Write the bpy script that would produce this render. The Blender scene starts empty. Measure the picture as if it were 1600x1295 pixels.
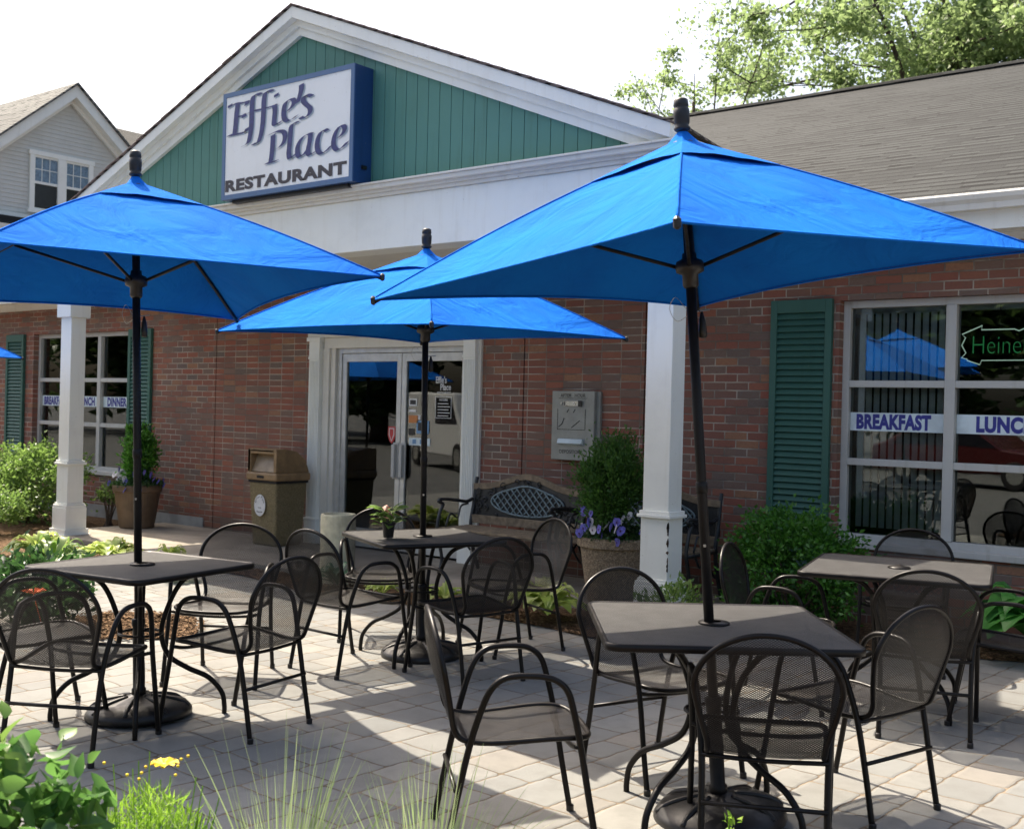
import bpy, bmesh, math, random
import numpy as np
from mathutils import Vector, Matrix
C = bpy.context.scene
COL = C.collection
R = math.radians
rnd = random.Random(7)

# ------------------------------------------------------------ camera, world, sun
CAM_H = 1.52
cam = bpy.data.objects.new('camera', bpy.data.cameras.new('camera')); COL.objects.link(cam)
rt = Vector((0.78233678, 0.62236286, 0.0247715)); up = Vector((-0.02131883, -0.01299126, 0.99968832)); fw = Vector((-0.62249069, 0.78262104, -0.00310451))
cam.matrix_world = Matrix(((rt.x, up.x, -fw.x, 0), (rt.y, up.y, -fw.y, 0), (rt.z, up.z, -fw.z, CAM_H), (0, 0, 0, 1)))
cam.data.sensor_width = 36; cam.data.lens = 40.5; cam.data.clip_end = 600; cam.data.clip_start = .05
cam.data.dof.use_dof = True; cam.data.dof.focus_distance = 5.6; cam.data.dof.aperture_fstop = 6.5
C.camera = cam
SUN_EL = 56; SUN_DIR = Vector((-.97*math.cos(R(SUN_EL)), .243*math.cos(R(SUN_EL)), math.sin(R(SUN_EL))))
w = bpy.data.worlds.new('World'); C.world = w; w.use_nodes = True
nt = w.node_tree; nt.nodes.clear()
sky = nt.nodes.new('ShaderNodeTexSky'); sky.sky_type = 'NISHITA'; sky.sun_disc = False
sky.sun_elevation = R(SUN_EL); sky.sun_rotation = math.atan2(SUN_DIR.x, SUN_DIR.y)
sky.air_density = 1.0; sky.dust_density = 6.5; sky.ozone_density = 0.0
bg = nt.nodes.new('ShaderNodeBackground'); bg.inputs[1].default_value = 0.15
wo = nt.nodes.new('ShaderNodeOutputWorld'); nt.links.new(sky.outputs[0], bg.inputs[0]); nt.links.new(bg.outputs[0], wo.inputs[0])
sun = bpy.data.objects.new('sun', bpy.data.lights.new('sun', 'SUN')); COL.objects.link(sun)
sun.data.energy = 5.0; sun.data.angle = R(0.53); sun.data.color = (1.0, .895, .745)
sun.rotation_euler = SUN_DIR.to_track_quat('Z', 'Y').to_euler()
C.view_settings.view_transform = 'Standard'; C.view_settings.look = 'None'; C.view_settings.exposure = 1.0; C.view_settings.gamma = 1
C.cycles.max_bounces = 8; C.cycles.transparent_max_bounces = 24; C.cycles.diffuse_bounces = 3; C.cycles.glossy_bounces = 3
C.cycles.use_denoising = True; C.cycles.caustics_reflective = False; C.cycles.caustics_refractive = False

# ------------------------------------------------------------ node helpers
class NT:
    def __init__(s, name):
        s.m = bpy.data.materials.new(name); s.m.use_nodes = True; s.t = s.m.node_tree; s.t.nodes.clear()
        s.out = s.t.nodes.new('ShaderNodeOutputMaterial')
    def n(s, typ, *ins, **kw):
        d = s.t.nodes.new('ShaderNode' + typ)
        for k, v in kw.items():
            if k.startswith('i_'): s.set(d.inputs[k[2:].replace('_', ' ')], v)
            else: setattr(d, k, v)
        for i, v in enumerate(ins):
            if v is not None: s.set(d.inputs[i], v)
        return d
    def set(s, sock, v):
        if isinstance(v, bpy.types.NodeSocket): s.t.links.new(v, sock)
        elif isinstance(v, bpy.types.Node): s.t.links.new(v.outputs[0], sock)
        else: sock.default_value = v
    def M(s, op, a, b=None, c=None):
        d = s.n('Math', a, b, c, operation=op); return d.outputs[0]
    def V(s, x, y, z=0.0):
        return s.n('CombineXYZ', x, y, z).outputs[0]
    def xyz(s, v):
        d = s.n('SeparateXYZ', v); return d.outputs[0], d.outputs[1], d.outputs[2]
    def noise(s, vec, scale, detail=4, rough=.55):
        return s.n('TexNoise', i_Vector=vec, i_Scale=scale, i_Detail=detail, i_Roughness=rough).outputs[0]
    def white(s, vec):
        return s.n('TexWhiteNoise', vec, noise_dimensions='3D').outputs[0]
    def ramp(s, fac, stops, interp='LINEAR'):
        d = s.n('ValToRGB', fac); r = d.color_ramp; r.interpolation = interp
        while len(r.elements) > 1: r.elements.remove(r.elements[0])
        r.elements[0].position = stops[0][0]; r.elements[0].color = (*stops[0][1], 1)
        for p, c in stops[1:]: e = r.elements.new(p); e.color = (*c, 1)
        return d.outputs[0]
    def mix(s, f, a, b, blend='MIX'):
        d = s.n('Mix', data_type='RGBA', blend_type=blend); s.set(d.inputs[0], f)
        s.set(d.inputs[6], (*a, 1) if isinstance(a, tuple) and len(a) == 3 else a); s.set(d.inputs[7], (*b, 1) if isinstance(b, tuple) and len(b) == 3 else b)
        return d.outputs[2]
    def mr(s, v, a, b, c=0., d=1., st='SMOOTHSTEP'):
        return s.n('MapRange', v, a, b, c, d, interpolation_type=st).outputs[0]
    def pos(s): return s.n('NewGeometry').outputs['Position']
    def obj(s): return s.n('TexCoord').outputs['Object']
    def uv(s): return s.n('TexCoord').outputs['UV']
    def bump(s, h, strength=.5, dist=.01):
        return s.n('Bump', i_Strength=strength, i_Distance=dist, i_Height=h).outputs[0]
    def bsdf(s, color, rough=.6, normal=None, metal=0., spec=.5, **kw):
        d = s.n('BsdfPrincipled'); s.set(d.inputs['Base Color'], (*color, 1) if isinstance(color, tuple) and len(color) == 3 else color)
        s.set(d.inputs['Roughness'], rough); s.set(d.inputs['Metallic'], metal); s.set(d.inputs['Specular IOR Level'], spec)
        if normal is not None: s.set(d.inputs['Normal'], normal)
        for k, v in kw.items(): s.set(d.inputs[k], v)
        return d.outputs[0]
    def end(s, sh): s.set(s.out.inputs[0], sh); return s.m

def plain(name, col, rough=.6, var=.12, scale=8., bump=.15, metal=0., spec=.5, bscale=60., dirt=0.):
    g = NT(name); p = g.obj()
    n = g.noise(p, scale, 5)
    c = g.mix(g.mr(n, .3, .7), tuple(x*(1-var) for x in col), tuple(min(1, x*(1+var)) for x in col))
    if dirt:
        d = g.noise(g.n('Mapping', p, i_Scale=(6, 6, 1.2)), 2.5, 7, .65)
        c = g.mix(g.mr(d, .52, .78, 0., dirt), c, (.16, .12, .085))
    rr = g.mr(g.noise(p, scale*2.3, 3), .2, .8, max(.05, rough-.08), min(1, rough+.08))
    return g.end(g.bsdf(c, rr, g.bump(g.noise(p, bscale, 4), bump, .004), metal, spec))

def leafmat(name, c1, c2, trans=.35, rough=.45, c3=None, spec=.4):
    g = NT(name); r = g.n('NewGeometry').outputs['Random Per Island']
    stops = [(0, c1), (.75, c2)] + ([(1, c3)] if c3 else [])
    c = g.ramp(r, stops)
    v = g.noise(g.pos(), 9., 2); c = g.mix(g.mr(v, .3, .7, 0, .3), c, tuple(x*.55 for x in c1))
    b = g.bsdf(c, rough, spec=spec); t = g.n('BsdfTranslucent', g.mix(.6, c, tuple(min(1, x*1.9) for x in c2)))
    return g.end(g.n('MixShader', trans, b, t))

def lawn(): pass
M = {}
def brick(name, stack):
    g = NT(name); x, y, z = g.xyz(g.pos()); n0 = g.noise(g.pos(), 14., 3)
    xx = g.M('ADD', x, g.M('MULTIPLY', g.M('SUBTRACT', n0, .5), .006)); zz = g.M('ADD', z, g.M('MULTIPLY', g.M('SUBTRACT', g.noise(g.pos(), 9., 2), .5), .006))
    rz = g.M('DIVIDE', zz, .0665); row = g.M('FLOOR', rz)
    off = 0. if stack else .5
    rx = g.M('ADD', g.M('DIVIDE', xx, .2032), g.M('MULTIPLY', g.M('MODULO', g.M('ABSOLUTE', row), 2.), off)); cx = g.M('FLOOR', rx)
    fx = g.M('FRACT', rx); fz = g.M('FRACT', rz)
    dx = g.M('MULTIPLY', g.M('MINIMUM', fx, g.M('SUBTRACT', 1., fx)), .2032); dz = g.M('MULTIPLY', g.M('MINIMUM', fz, g.M('SUBTRACT', 1., fz)), .0665)
    if stack: dx = g.M('ADD', dx, .001)
    d = g.M('MINIMUM', dx, dz); br = g.mr(d, .0035, .0065)
    wn = g.white(g.V(cx, row, 3.)); w2 = g.white(g.V(cx, row, 9.))
    c = g.ramp(wn, [(0, (.25, .095, .068)), (.2, (.30, .10, .066)), (.38, (.22, .115, .088)), (.52, (.20, .14, .112)), (.66, (.32, .115, .072)), (.8, (.16, .13, .112)), (.9, (.34, .17, .095)), (.96, (.24, .095, .068))], 'CONSTANT')
    fine = g.noise(g.n('Mapping', g.pos(), i_Scale=(1, 1, 2.6)), 38., 6, .7)
    c = g.mix(g.mr(fine, .35, .75, 0, .55), c, g.mix(w2, (.09, .062, .052), (.24, .09, .06)))
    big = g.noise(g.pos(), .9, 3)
    c = g.mix(g.mr(big, .35, .7, .1, .45), c, (.235, .145, .11))
    mort = g.mix(g.mr(g.noise(g.pos(), 3., 4), .35, .65), (.17, .14, .115), (.46, .40, .33))
    c = g.mix(br, mort, c)
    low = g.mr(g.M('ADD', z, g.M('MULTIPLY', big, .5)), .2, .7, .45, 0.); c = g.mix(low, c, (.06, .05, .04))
    h = g.M('ADD', br, g.M('ADD', g.M('MULTIPLY', fine, .35), g.M('MULTIPLY', w2, .5)))
    return g.end(g.bsdf(c, .85, g.bump(h, .8, .006), spec=.25))
M['brick'] = brick('brick_running', False); M['brick_stack'] = brick('brick_stacked', True)

def pavers():
    g = NT('pavers'); p0 = g.pos(); nz = g.n('TexNoise', i_Vector=p0, i_Scale=9., i_Detail=2)
    off = g.n('VectorMath', nz.outputs[1], (.5, .5, .5), operation='SUBTRACT').outputs[0]
    off = g.n('VectorMath', off, operation='SCALE', i_Scale=.028).outputs[0]
    p = g.n('VectorMath', p0, off, operation='ADD').outputs[0]
    p = g.n('VectorRotate', p, i_Angle=R(3.), rotation_type='Z_AXIS').outputs[0]
    x, y, z = g.xyz(p)
    P = .40; A = .165
    q = g.M('DIVIDE', x, P); q0 = g.M('FLOOR', q); vm = g.M('MULTIPLY', g.M('FRACT', q), P); isB = g.M('GREATER_THAN', vm, A)
    row = g.M('ADD', g.M('MULTIPLY', q0, 2.), isB)
    dA = g.M('MINIMUM', vm, g.M('SUBTRACT', A, vm)); dB = g.M('MINIMUM', g.M('SUBTRACT', vm, A), g.M('SUBTRACT', P, vm))
    dv = g.M('ADD', g.M('MULTIPLY', isB, dB), g.M('MULTIPLY', g.M('SUBTRACT', 1., isB), dA))
    L = g.M('ADD', .235, g.M('MULTIPLY', isB, .055))
    u = g.M('ADD', g.M('DIVIDE', y, L), g.M('MULTIPLY', g.white(g.V(row, 1., 5.)), 7.)); cu = g.M('FLOOR', u); fu = g.M('FRACT', u)
    du = g.M('MULTIPLY', g.M('MINIMUM', fu, g.M('SUBTRACT', 1., fu)), L)
    # rounded corners
    a = g.M('MAXIMUM', g.M('SUBTRACT', .022, dv), 0.); b = g.M('MAXIMUM', g.M('SUBTRACT', .022, du), 0.)
    d = g.M('SUBTRACT', .022, g.M('SQRT', g.M('ADD', g.M('MULTIPLY', a, a), g.M('MULTIPLY', b, b))))
    d = g.M('ADD', d, g.M('MULTIPLY', g.M('SUBTRACT', g.noise(p0, 60., 3), .5), .004))
    br = g.mr(d, .001, .0062); dome = g.mr(d, .0, .02)
    wn = g.white(g.V(cu, row, 2.)); w2 = g.white(g.V(cu, row, 7.))
    c = g.ramp(wn, [(0, (.195, .195, .185)), (.25, (.245, .242, .225)), (.5, (.180, .186, .182)), (.7, (.275, .268, .243)), (.85, (.21, .215, .208)), (1, (.24, .222, .195))])
    fine = g.noise(p0, 120., 5, .7); med = g.noise(p0, 7., 5, .6)
    c = g.mix(g.mr(fine, .3, .75, .0, .35), c, g.mix(w2, (.145, .145, .138), (.29, .285, .265)))
    c = g.mix(g.mr(med, .42, .72, 0, .38), c, (.145, .14, .13))
    st = g.noise(p0, 1.4, 5, .6); c = g.mix(g.mr(st, .52, .72, 0, .3), c, (.13, .125, .115))
    sand = g.mix(g.mr(g.noise(p0, 5., 3), .4, .65), (.12, .095, .068), (.24, .19, .135))
    c = g.mix(br, sand, c)
    h = g.M('ADD', g.M('ADD', g.M('MULTIPLY', dome, .8), g.M('MULTIPLY', br, .7)), g.M('ADD', g.M('MULTIPLY', fine, .12), g.M('MULTIPLY', g.M('ADD', wn, med), .35)))
    return g.end(g.bsdf(c, .88, g.bump(h, .75, .006), spec=.25))
M['pavers'] = pavers()

def mulch():
    g = NT('mulch'); p = g.n('Mapping', g.pos(), i_Scale=(1, 2.2, 1))
    v = g.n('TexVoronoi', p, i_Scale=38.); c = g.ramp(g.n('SeparateColor', v.outputs[1]).outputs[0], [(0, (.10, .058, .034)), (.5, (.22, .135, .075)), (.8, (.36, .24, .14)), (1, (.16, .10, .06))])
    n = g.noise(g.pos(), 25., 5)
    return g.end(g.bsdf(g.mix(g.mr(n, .35, .7, 0, .6), c, (.10, .062, .038)), .95, g.bump(g.M('ADD', v.outputs[0], n), 1., .03), spec=.1))
M['mulch'] = mulch()
M['concrete'] = plain('concrete_slab', (.30, .265, .215), .9, .2, 3., .3, bscale=90., dirt=.3)
M['asphalt'] = plain('asphalt', (.095, .094, .090), .9, .25, 2., .5, bscale=140.)
M['found'] = plain('foundation', (.26, .27, .27), .9, .2, 5., .3)

def paint(name, col, rough=.45, dirt=.5, peel=False):
    g = NT(name); p = g.pos()
    n = g.noise(p, 2.2, 6, .65); c = g.mix(g.mr(n, .45, .75, 0, .45), col, tuple(x*.80 for x in col))
    s = g.noise(g.n('Mapping', p, i_Scale=(9, 9, .7)), 1.6, 6, .6); c = g.mix(g.mr(s, .52, .74, 0, dirt), c, tuple(a*b for a, b in zip(col, (.62, .56, .46))))
    sp = g.noise(p, 45., 3, .5); c = g.mix(g.mr(sp, .70, .78, 0, .5), c, (.25, .2, .15))
    return g.end(g.bsdf(c, rough, g.bump(g.M('ADD', g.M('MULTIPLY', n, .5), g.noise(p, 30., 3)), .12, .004), spec=.4))
M['white'] = paint('white_paint', (.85, .86, .80), .45, .14)
M['cream'] = paint('cream_paint', (.72, .70, .63), .5, .25)
M['ogreen'] = paint('green_boards', (.088, .240, .195), .6, .3)
M['shutter'] = paint('shutter_green', (.036, .115, .090), .55, .3)
M['alu'] = plain('aluminium', (.60, .60, .57), .38, .08, 12., .05, metal=.35)
M['wframe'] = paint('window_frame_grey', (.50, .50, .475), .5, .5)
M['chip'] = plain('bare_wood', (.10, .065, .045), .9)
M['gap'] = plain('dark_gap', (.02, .018, .017), .95)
M['black'] = plain('black_plastic', (.010, .009, .009), .42, .2, 20., .1)
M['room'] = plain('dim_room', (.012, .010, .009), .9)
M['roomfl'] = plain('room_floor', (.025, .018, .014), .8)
M['blind'] = plain('blind_vinyl', (.78, .80, .80), .6)
M['curtain'] = plain('curtain_cloth', (.80, .84, .78), .9, .25, 3.)

def shingles(name, dark=(.021, .0225, .0225), light=(.053, .057, .056), axis='X', sl=math.sin(R(22))):
    g = NT(name); x, y, z = g.xyz(g.pos())
    if axis == 'Y': x = y
    s = g.M('DIVIDE', g.M('ADD', z, g.M('MULTIPLY', g.M('SUBTRACT', g.noise(g.pos(), 1.3, 3), .5), .004)), sl*.15); row = g.M('FLOOR', s); fs = g.M('FRACT', s)
    u = g.M('ADD', g.M('DIVIDE', x, .22), g.M('MULTIPLY', g.white(g.V(row, 0., 1.)), 5.)); cu = g.M('FLOOR', u); fu = g.M('FRACT', u)
    wn = g.white(g.V(cu, row, 4.)); w3 = g.white(g.V(g.M('FLOOR', g.M('MULTIPLY', u, .37)), row, 8.))
    c = g.ramp(wn, [(0, dark), (.45, tuple((a+b)/2 for a, b in zip(dark, light))), (1, light)])
    gr = g.noise(g.pos(), 160., 3, .6); c = g.mix(g.mr(gr, .3, .75, 0, .5), c, tuple(x*.7 for x in dark))
    st = g.noise(g.pos(), .5, 5, .6); c = g.mix(g.mr(st, .4, .7, 0, .35), c, tuple(x*1.25 for x in light))
    slot = g.M('LESS_THAN', fu, .025); row_shadow = g.M('MULTIPLY', g.M('LESS_THAN', fs, g.M('ADD', .12, g.M('MULTIPLY', g.M('MULTIPLY', wn, wn), .55))), 1.)  # shadow line along the bottom of each course, painted into the colour
    c = g.mix(g.M('MAXIMUM', g.M('MULTIPLY', slot, .5), g.M('MULTIPLY', row_shadow, g.mr(w3, 0, 1, .78, 1.))), c, tuple(x*.06 for x in dark))
    h = g.M('ADD', g.M('MULTIPLY', g.M('SUBTRACT', 1., fs), 1.), g.M('ADD', g.M('MULTIPLY', gr, .2), g.M('MULTIPLY', wn, .4)))
    return g.end(g.bsdf(c, .9, g.bump(h, .8, .012), spec=.2))
M['shingle'] = shingles('roof_shingles'); M['shingleh'] = shingles('house_shingles', (.12, .122, .115), (.21, .212, .20), 'X', .6)

def metal_coated(name, col=(.0055, .0042, .0036), rough=.36):
    g = NT(name); n = g.noise(g.obj(), 25., 3)
    return g.end(g.bsdf(g.mix(g.mr(n, .3, .7), col, tuple(x*1.5 for x in col)), g.mr(n, .2, .8, rough-.06, rough+.12), g.bump(g.noise(g.obj(), 300., 2), .08, .001), spec=.26))
M['frame'] = metal_coated('dark_bronze_metal'); M['pole'] = metal_coated('umbrella_pole_metal', (.009, .0078, .0075), .42)

def mesh_metal(name, pitch_u, pitch_v, thr, col=(.014, .012, .011), rough=.42, spec=.4):
    g = NT(name); u, v, _ = g.xyz(g.uv())
    a = g.M('COSINE', g.M('MULTIPLY', u, 2*math.pi/pitch_u)); b = g.M('COSINE', g.M('MULTIPLY', v, 2*math.pi/pitch_v)); ab = g.M('MULTIPLY', g.M('ADD', a, b), .5)
    hole = g.M('GREATER_THAN', g.M('ABSOLUTE', ab), thr)
    n = g.noise(g.obj(), 12., 4); c = g.mix(g.mr(n, .35, .7), col, tuple(x*(2.0 if thr < .5 else 1.22) for x in col))
    s = g.bsdf(c, rough, g.bump(g.M('ABSOLUTE', ab), .5, -.001), spec=spec)
    return g.end(g.n('MixShader', hole, s, g.n('BsdfTransparent')))
M['mesh'] = mesh_metal('perforated_seat_metal', .0120, .0078, .36)
M['meshtop'] = mesh_metal('perforated_table_metal', .0100, .0070, .74, (.062, .061, .060), .6, .18)

def canvas():
    g = NT('blue_canvas'); p = g.obj(); n = g.noise(p, 1.6, 5, .6); w = g.noise(p, 420., 2)
    st = g.noise(g.n('Mapping', p, i_Scale=(1.5, 6, 3)), 5., 6, .7)
    c = g.mix(g.mr(n, .35, .7), (.008, .122, .52), (.008, .156, .60)); c = g.mix(g.mr(st, .60, .75, 0, .22), c, (.015, .20, .62))
    cr = g.n('TexNoise', i_Vector=p, i_Scale=3.0, i_Detail=4, i_Distortion=1.6).outputs[0]
    nb = g.bump(g.M('ADD', g.M('MULTIPLY', w, .02), cr), .7, .035)
    return g.end(g.bsdf(c, .9, nb, spec=.04))
M['canvas'] = canvas()

def glass(name, ior=1.8, tint=(.78, .82, .80)):
    g = NT(name); f = g.n('Fresnel', ior)
    nb = g.bump(g.noise(g.pos(), 1.4, 2), .02, .02)
    return g.end(g.n('MixShader', f, g.n('BsdfTransparent', (*tint, 1)), g.n('BsdfGlossy', (.9, .95, .95, 1), .01, i_Normal=nb)))
M['glass'] = glass('window_glass'); 
M['lpurple'] = plain('sign_lettering', (.028, .035, .15), .5, .25, 30.); M['lshadow'] = plain('sign_letter_shade', (.36, .44, .52), .5)
M['ldark'] = plain('sign_dark_lettering', (.035, .03, .04), .5); M['signface'] = paint('sign_white_face', (.80, .82, .82), .35, .15); M['signblue'] = paint('sign_blue_cabinet', (.018, .06, .17), .4, .3)
M['signframe'] = paint('sign_frame_blue', (.075, .15, .29), .4, .2)
M['bann'] = plain('banner_white', (.62, .72, .76), .5); M['bannb'] = plain('banner_blue', (.03, .035, .25), .5)
M['decalw'] = plain('decal_white', (.7, .7, .7), .5); M['decalr'] = plain('decal_red', (.55, .05, .05), .5); M['decalb'] = plain('decal_blue', (.15, .3, .5), .5); M['decalo'] = plain('decal_orange', (.6, .22, .06), .5); M['decalk'] = plain('decal_black', (.02, .02, .02), .5)
def emit(name, col, st):
    g = NT(name); return g.end(g.n('Emission', (*col, 1), st))
M['neong'] = emit('neon_green', (.05, .40, .14), .22); M['neonw'] = emit('neon_white', (.55, .75, .65), .35)
def aggregate(name, cols, scale=110.):
    g = NT(name); v = g.n('TexVoronoi', g.obj(), i_Scale=scale); c = g.ramp(g.n('SeparateColor', v.outputs[1]).outputs[0], [(i/(len(cols)-1), q) for i, q in enumerate(cols)])
    c = g.mix(g.mr(g.noise(g.obj(), 3., 4), .35, .7, 0, .35), c, tuple(x*.6 for x in cols[0]))
    return g.end(g.bsdf(c, .85, g.bump(v.outputs[0], .7, -.004), spec=.3))
M['agg'] = aggregate('exposed_aggregate', [(.30, .22, .14), (.14, .11, .08), (.40, .31, .21), (.20, .15, .10)])
M['trash'] = aggregate('bin_aggregate', [(.23, .18, .09), (.14, .115, .06), (.30, .235, .13), (.18, .14, .075)], 150.)
M['lid'] = plain('bin_lid_brown', (.26, .165, .08), .5, .2, 9., .2, bscale=30.)
M['potb'] = plain('brown_pot', (.12, .078, .045), .6, .25, 6., .2)
M['ash'] = plain('beige_ash_urn', (.52, .49, .35), .8, .15, 14., .4, bscale=120., dirt=.2)
M['boxg'] = plain('grey_deposit_box', (.29, .295, .265), .45, .12, 6., .1, metal=.1, dirt=.25)
M['steel'] = plain('steel', (.55, .54, .50), .3, .1, 20., .05, metal=.8)
M['wood'] = plain('weathered_wood', (.21, .16, .105), .8, .3, 18., .4, bscale=50., dirt=.3)
M['iron'] = plain('dark_cast_iron', (.022, .025, .028), .45, .3, 30., .3); M['lattice'] = plain('verdigris_iron', (.17, .23, .25), .5, .3, 30., .3)
M['soil'] = plain('soil', (.04, .026, .017), .95)
M['siding'] = paint('grey_siding', (.60, .605, .56), .6, .12); M['sash'] = plain('curtained_glass', (.16, .24, .32), .25, .25, 20.); M['sashd'] = plain('dark_glass', (.015, .015, .02), .15)
M['bark'] = plain('bark', (.07, .052, .040), .95, .35, 12., .8, bscale=30.)
M['l_maple'] = leafmat('maple_leaves', (.13, .195, .075), (.22, .30, .125), .5, .55, (.30, .37, .18)); M['l_far'] = leafmat('far_leaves', (.03, .06, .015), (.07, .12, .03), .3)
M['l_arb'] = leafmat('arborvitae', (.03, .085, .018), (.075, .18, .03), .35, .5, (.10, .21, .03)); M['l_box'] = leafmat('glossy_shrub', (.035, .12, .018), (.08, .24, .03), .3, .35, (.10, .30, .03))
M['l_lime'] = leafmat('lime_shrub', (.06, .13, .03), (.16, .26, .06), .4, .4, (.30, .38, .14)); M['l_hosta'] = leafmat('hosta', (.22, .32, .06), (.42, .50, .14), .4, .4, (.58, .60, .30))
M['l_blue'] = leafmat('blue_hosta', (.04, .12, .07), (.08, .18, .10), .3, .4, (.30, .34, .22)); M['l_dark'] = leafmat('dark_leaves', (.02, .055, .02), (.045, .11, .03), .3, .35, (.09, .19, .04))
M['l_fore'] = leafmat('broad_leaves', (.035, .10, .03), (.10, .22, .05), .4, .38, (.22, .36, .08)); M['l_cor'] = leafmat('coreopsis_leaves', (.10, .22, .02), (.22, .38, .04), .45, .5, (.36, .48, .08))
M['grass'] = leafmat('grass_blades', (.12, .19, .08), (.24, .32, .15), .4, .45, (.44, .46, .28)); M['l_big'] = leafmat('big_leaves', (.05, .20, .04), (.10, .32, .06), .4, .4)
M['yellow'] = plain('yellow_petals', (.80, .55, .01), .6); M['orange'] = plain('orange_petals', (.75, .16, .04), .6); M['pansyb'] = plain('violet_petals', (.20, .18, .62), .6, .3, 40.); M['pansyw'] = plain('white_petals', (.70, .68, .72), .6); M['pansyd'] = plain('dark_petals', (.08, .02, .10), .6)
M['pink'] = plain('pink_leaves', (.45, .22, .16), .6, .2, 30.)

# ------------------------------------------------------------ mesh helpers
def mesh(name, verts, faces, mat, parent=None, smooth=False, uvs=None, bevel=0):
    me = bpy.data.meshes.new(name); me.from_pydata([tuple(v) for v in verts], [], [tuple(f) for f in faces])
    if uvs is not None:
        l = me.uv_layers.new(name='UVMap'); idx = np.empty(len(me.loops), dtype=np.int32); me.loops.foreach_get('vertex_index', idx)
        l.data.foreach_set('uv', np.asarray(uvs, dtype=np.float32)[idx].ravel())
    me.materials.append(mat if not isinstance(mat, str) else M[mat]); me.validate()
    if smooth: me.polygons.foreach_set('use_smooth', [True]*len(me.polygons))
    me.update()
    o = bpy.data.objects.new(name, me); COL.objects.link(o)
    if parent is not None:
        o.parent = parent
        if parent.get('_world'): o.matrix_parent_inverse = Matrix.Translation(parent.location).inverted() if parent.rotation_euler.z == 0 else parent.matrix_basis.inverted()
    if bevel:
        b = o.modifiers.new('bevel', 'BEVEL'); b.width = bevel; b.segments = 2; b.limit_method = 'ANGLE'
    return o
def tag(o, label=None, cat=None, group=None, kind=None):
    if label: o['label'] = label
    if cat: o['category'] = cat
    if group: o['group'] = group
    if kind: o['kind'] = kind
    return o
def empty(name, loc, label, cat, rz=0., group=None, world=False):
    o = bpy.data.objects.new(name, None); COL.objects.link(o); o.location = loc; o.rotation_euler = (0, 0, rz); o.empty_display_size = .1
    if world: o['_world'] = True
    return tag(o, label, cat, group)
class MB:
    """collects shapes, links them as one mesh"""
    def __init__(s): s.v = []; s.f = []
    def add(s, v, f):
        b = len(s.v); s.v += [tuple(q) for q in v]; s.f += [tuple(i+b for i in q) for q in f]; return s
    def box(s, x0, x1, y0, y1, z0, z1):
        return s.add([(x0, y0, z0), (x1, y0, z0), (x1, y1, z0), (x0, y1, z0), (x0, y0, z1), (x1, y0, z1), (x1, y1, z1), (x0, y1, z1)],
                     [(0, 3, 2, 1), (4, 5, 6, 7), (0, 1, 5, 4), (1, 2, 6, 5), (2, 3, 7, 6), (3, 0, 4, 7)])
    def prism(s, poly, axis, a, b):
        n = len(poly)
        def P(p, t): return (p[0], t, p[1]) if axis == 'y' else ((t, p[0], p[1]) if axis == 'x' else (p[0], p[1], t))
        v = [P(p, a) for p in poly] + [P(p, b) for p in poly]
        return s.add(v, [tuple(range(n)), tuple(range(2*n-1, n-1, -1))] + [(i, i+n, (i+1) % n+n, (i+1) % n) for i in range(n)])
    def lathe(s, prof, c=(0, 0, 0), n=28, cap=True, fn=None):
        v = []
        for r, z in prof:
            for k in range(n):
                a = 2*math.pi*k/n; rr = r*(fn(a, r, z) if fn else 1); v.append((c[0]+rr*math.cos(a), c[1]+rr*math.sin(a), c[2]+z))
        f = [(i*n+k, i*n+(k+1) % n, (i+1)*n+(k+1) % n, (i+1)*n+k) for i in range(len(prof)-1) for k in range(n)]
        if cap: f += [tuple(range(n-1, -1, -1)), tuple((len(prof)-1)*n+k for k in range(n))]
        return s.add(v, f)
    def tube(s, pts, r, n=8, closed=False, rad=None):
        pts = [Vector(p) for p in pts]; m = len(pts); v = []; prev = None
        for i, p in enumerate(pts):
            t = (pts[(i+1) % m]-pts[i-1]) if closed else (pts[min(i+1, m-1)]-pts[max(i-1, 0)])
            if t.length < 1e-9: t = Vector((0, 0, 1))
            t.normalize()
            if prev is None: a = t.orthogonal().normalized()
            else: a = (prev-t*prev.dot(t)); a = a.normalized() if a.length > 1e-6 else t.orthogonal().normalized()
            prev = a; b = t.cross(a); rr = rad[i] if rad else r
            for k in range(n):
                q = 2*math.pi*k/n; v.append(p+(a*math.cos(q)+b*math.sin(q))*rr)
        e = m if closed else m-1
        f = []
        if closed:  # find rotation offset for a clean seam
            off = min(range(n), key=lambda o: sum((v[(m-1)*n+k]-v[(k+o) % n]).length for k in range(n)))
        for i in range(e):
            j = (i+1) % m; o = off if (closed and j == 0) else 0
            for k in range(n): f.append((i*n+k, i*n+(k+1) % n, j*n+(k+1+o) % n, j*n+(k+o) % n))
        if not closed: f += [tuple(range(n-1, -1, -1)), tuple((m-1)*n+k for k in range(n))]
        return s.add(v, f)
    def build(s, name, mat, parent=None, smooth=False, bevel=0): return mesh(name, s.v, s.f, mat, parent, smooth, None, bevel)
def spline(pts, n=8, closed=False):
    pts = [np.array(p, float) for p in pts]; m = len(pts); out = []
    rng = range(m) if closed else range(m-1)
    for i in rng:
        p0 = pts[i-1] if (closed or i > 0) else 2*pts[0]-pts[1]; p1 = pts[i]; p2 = pts[(i+1) % m]; p3 = pts[(i+2) % m] if (closed or i+2 < m) else 2*pts[-1]-pts[-2]
        for k in range(n):
            t = k/n; out.append(.5*((2*p1)+(-p0+p2)*t+(2*p0-5*p1+4*p2-p3)*t*t+(-p0+3*p1-3*p2+p3)*t**3))
    if not closed: out.append(pts[-1])
    return [tuple(p) for p in out]
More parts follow.
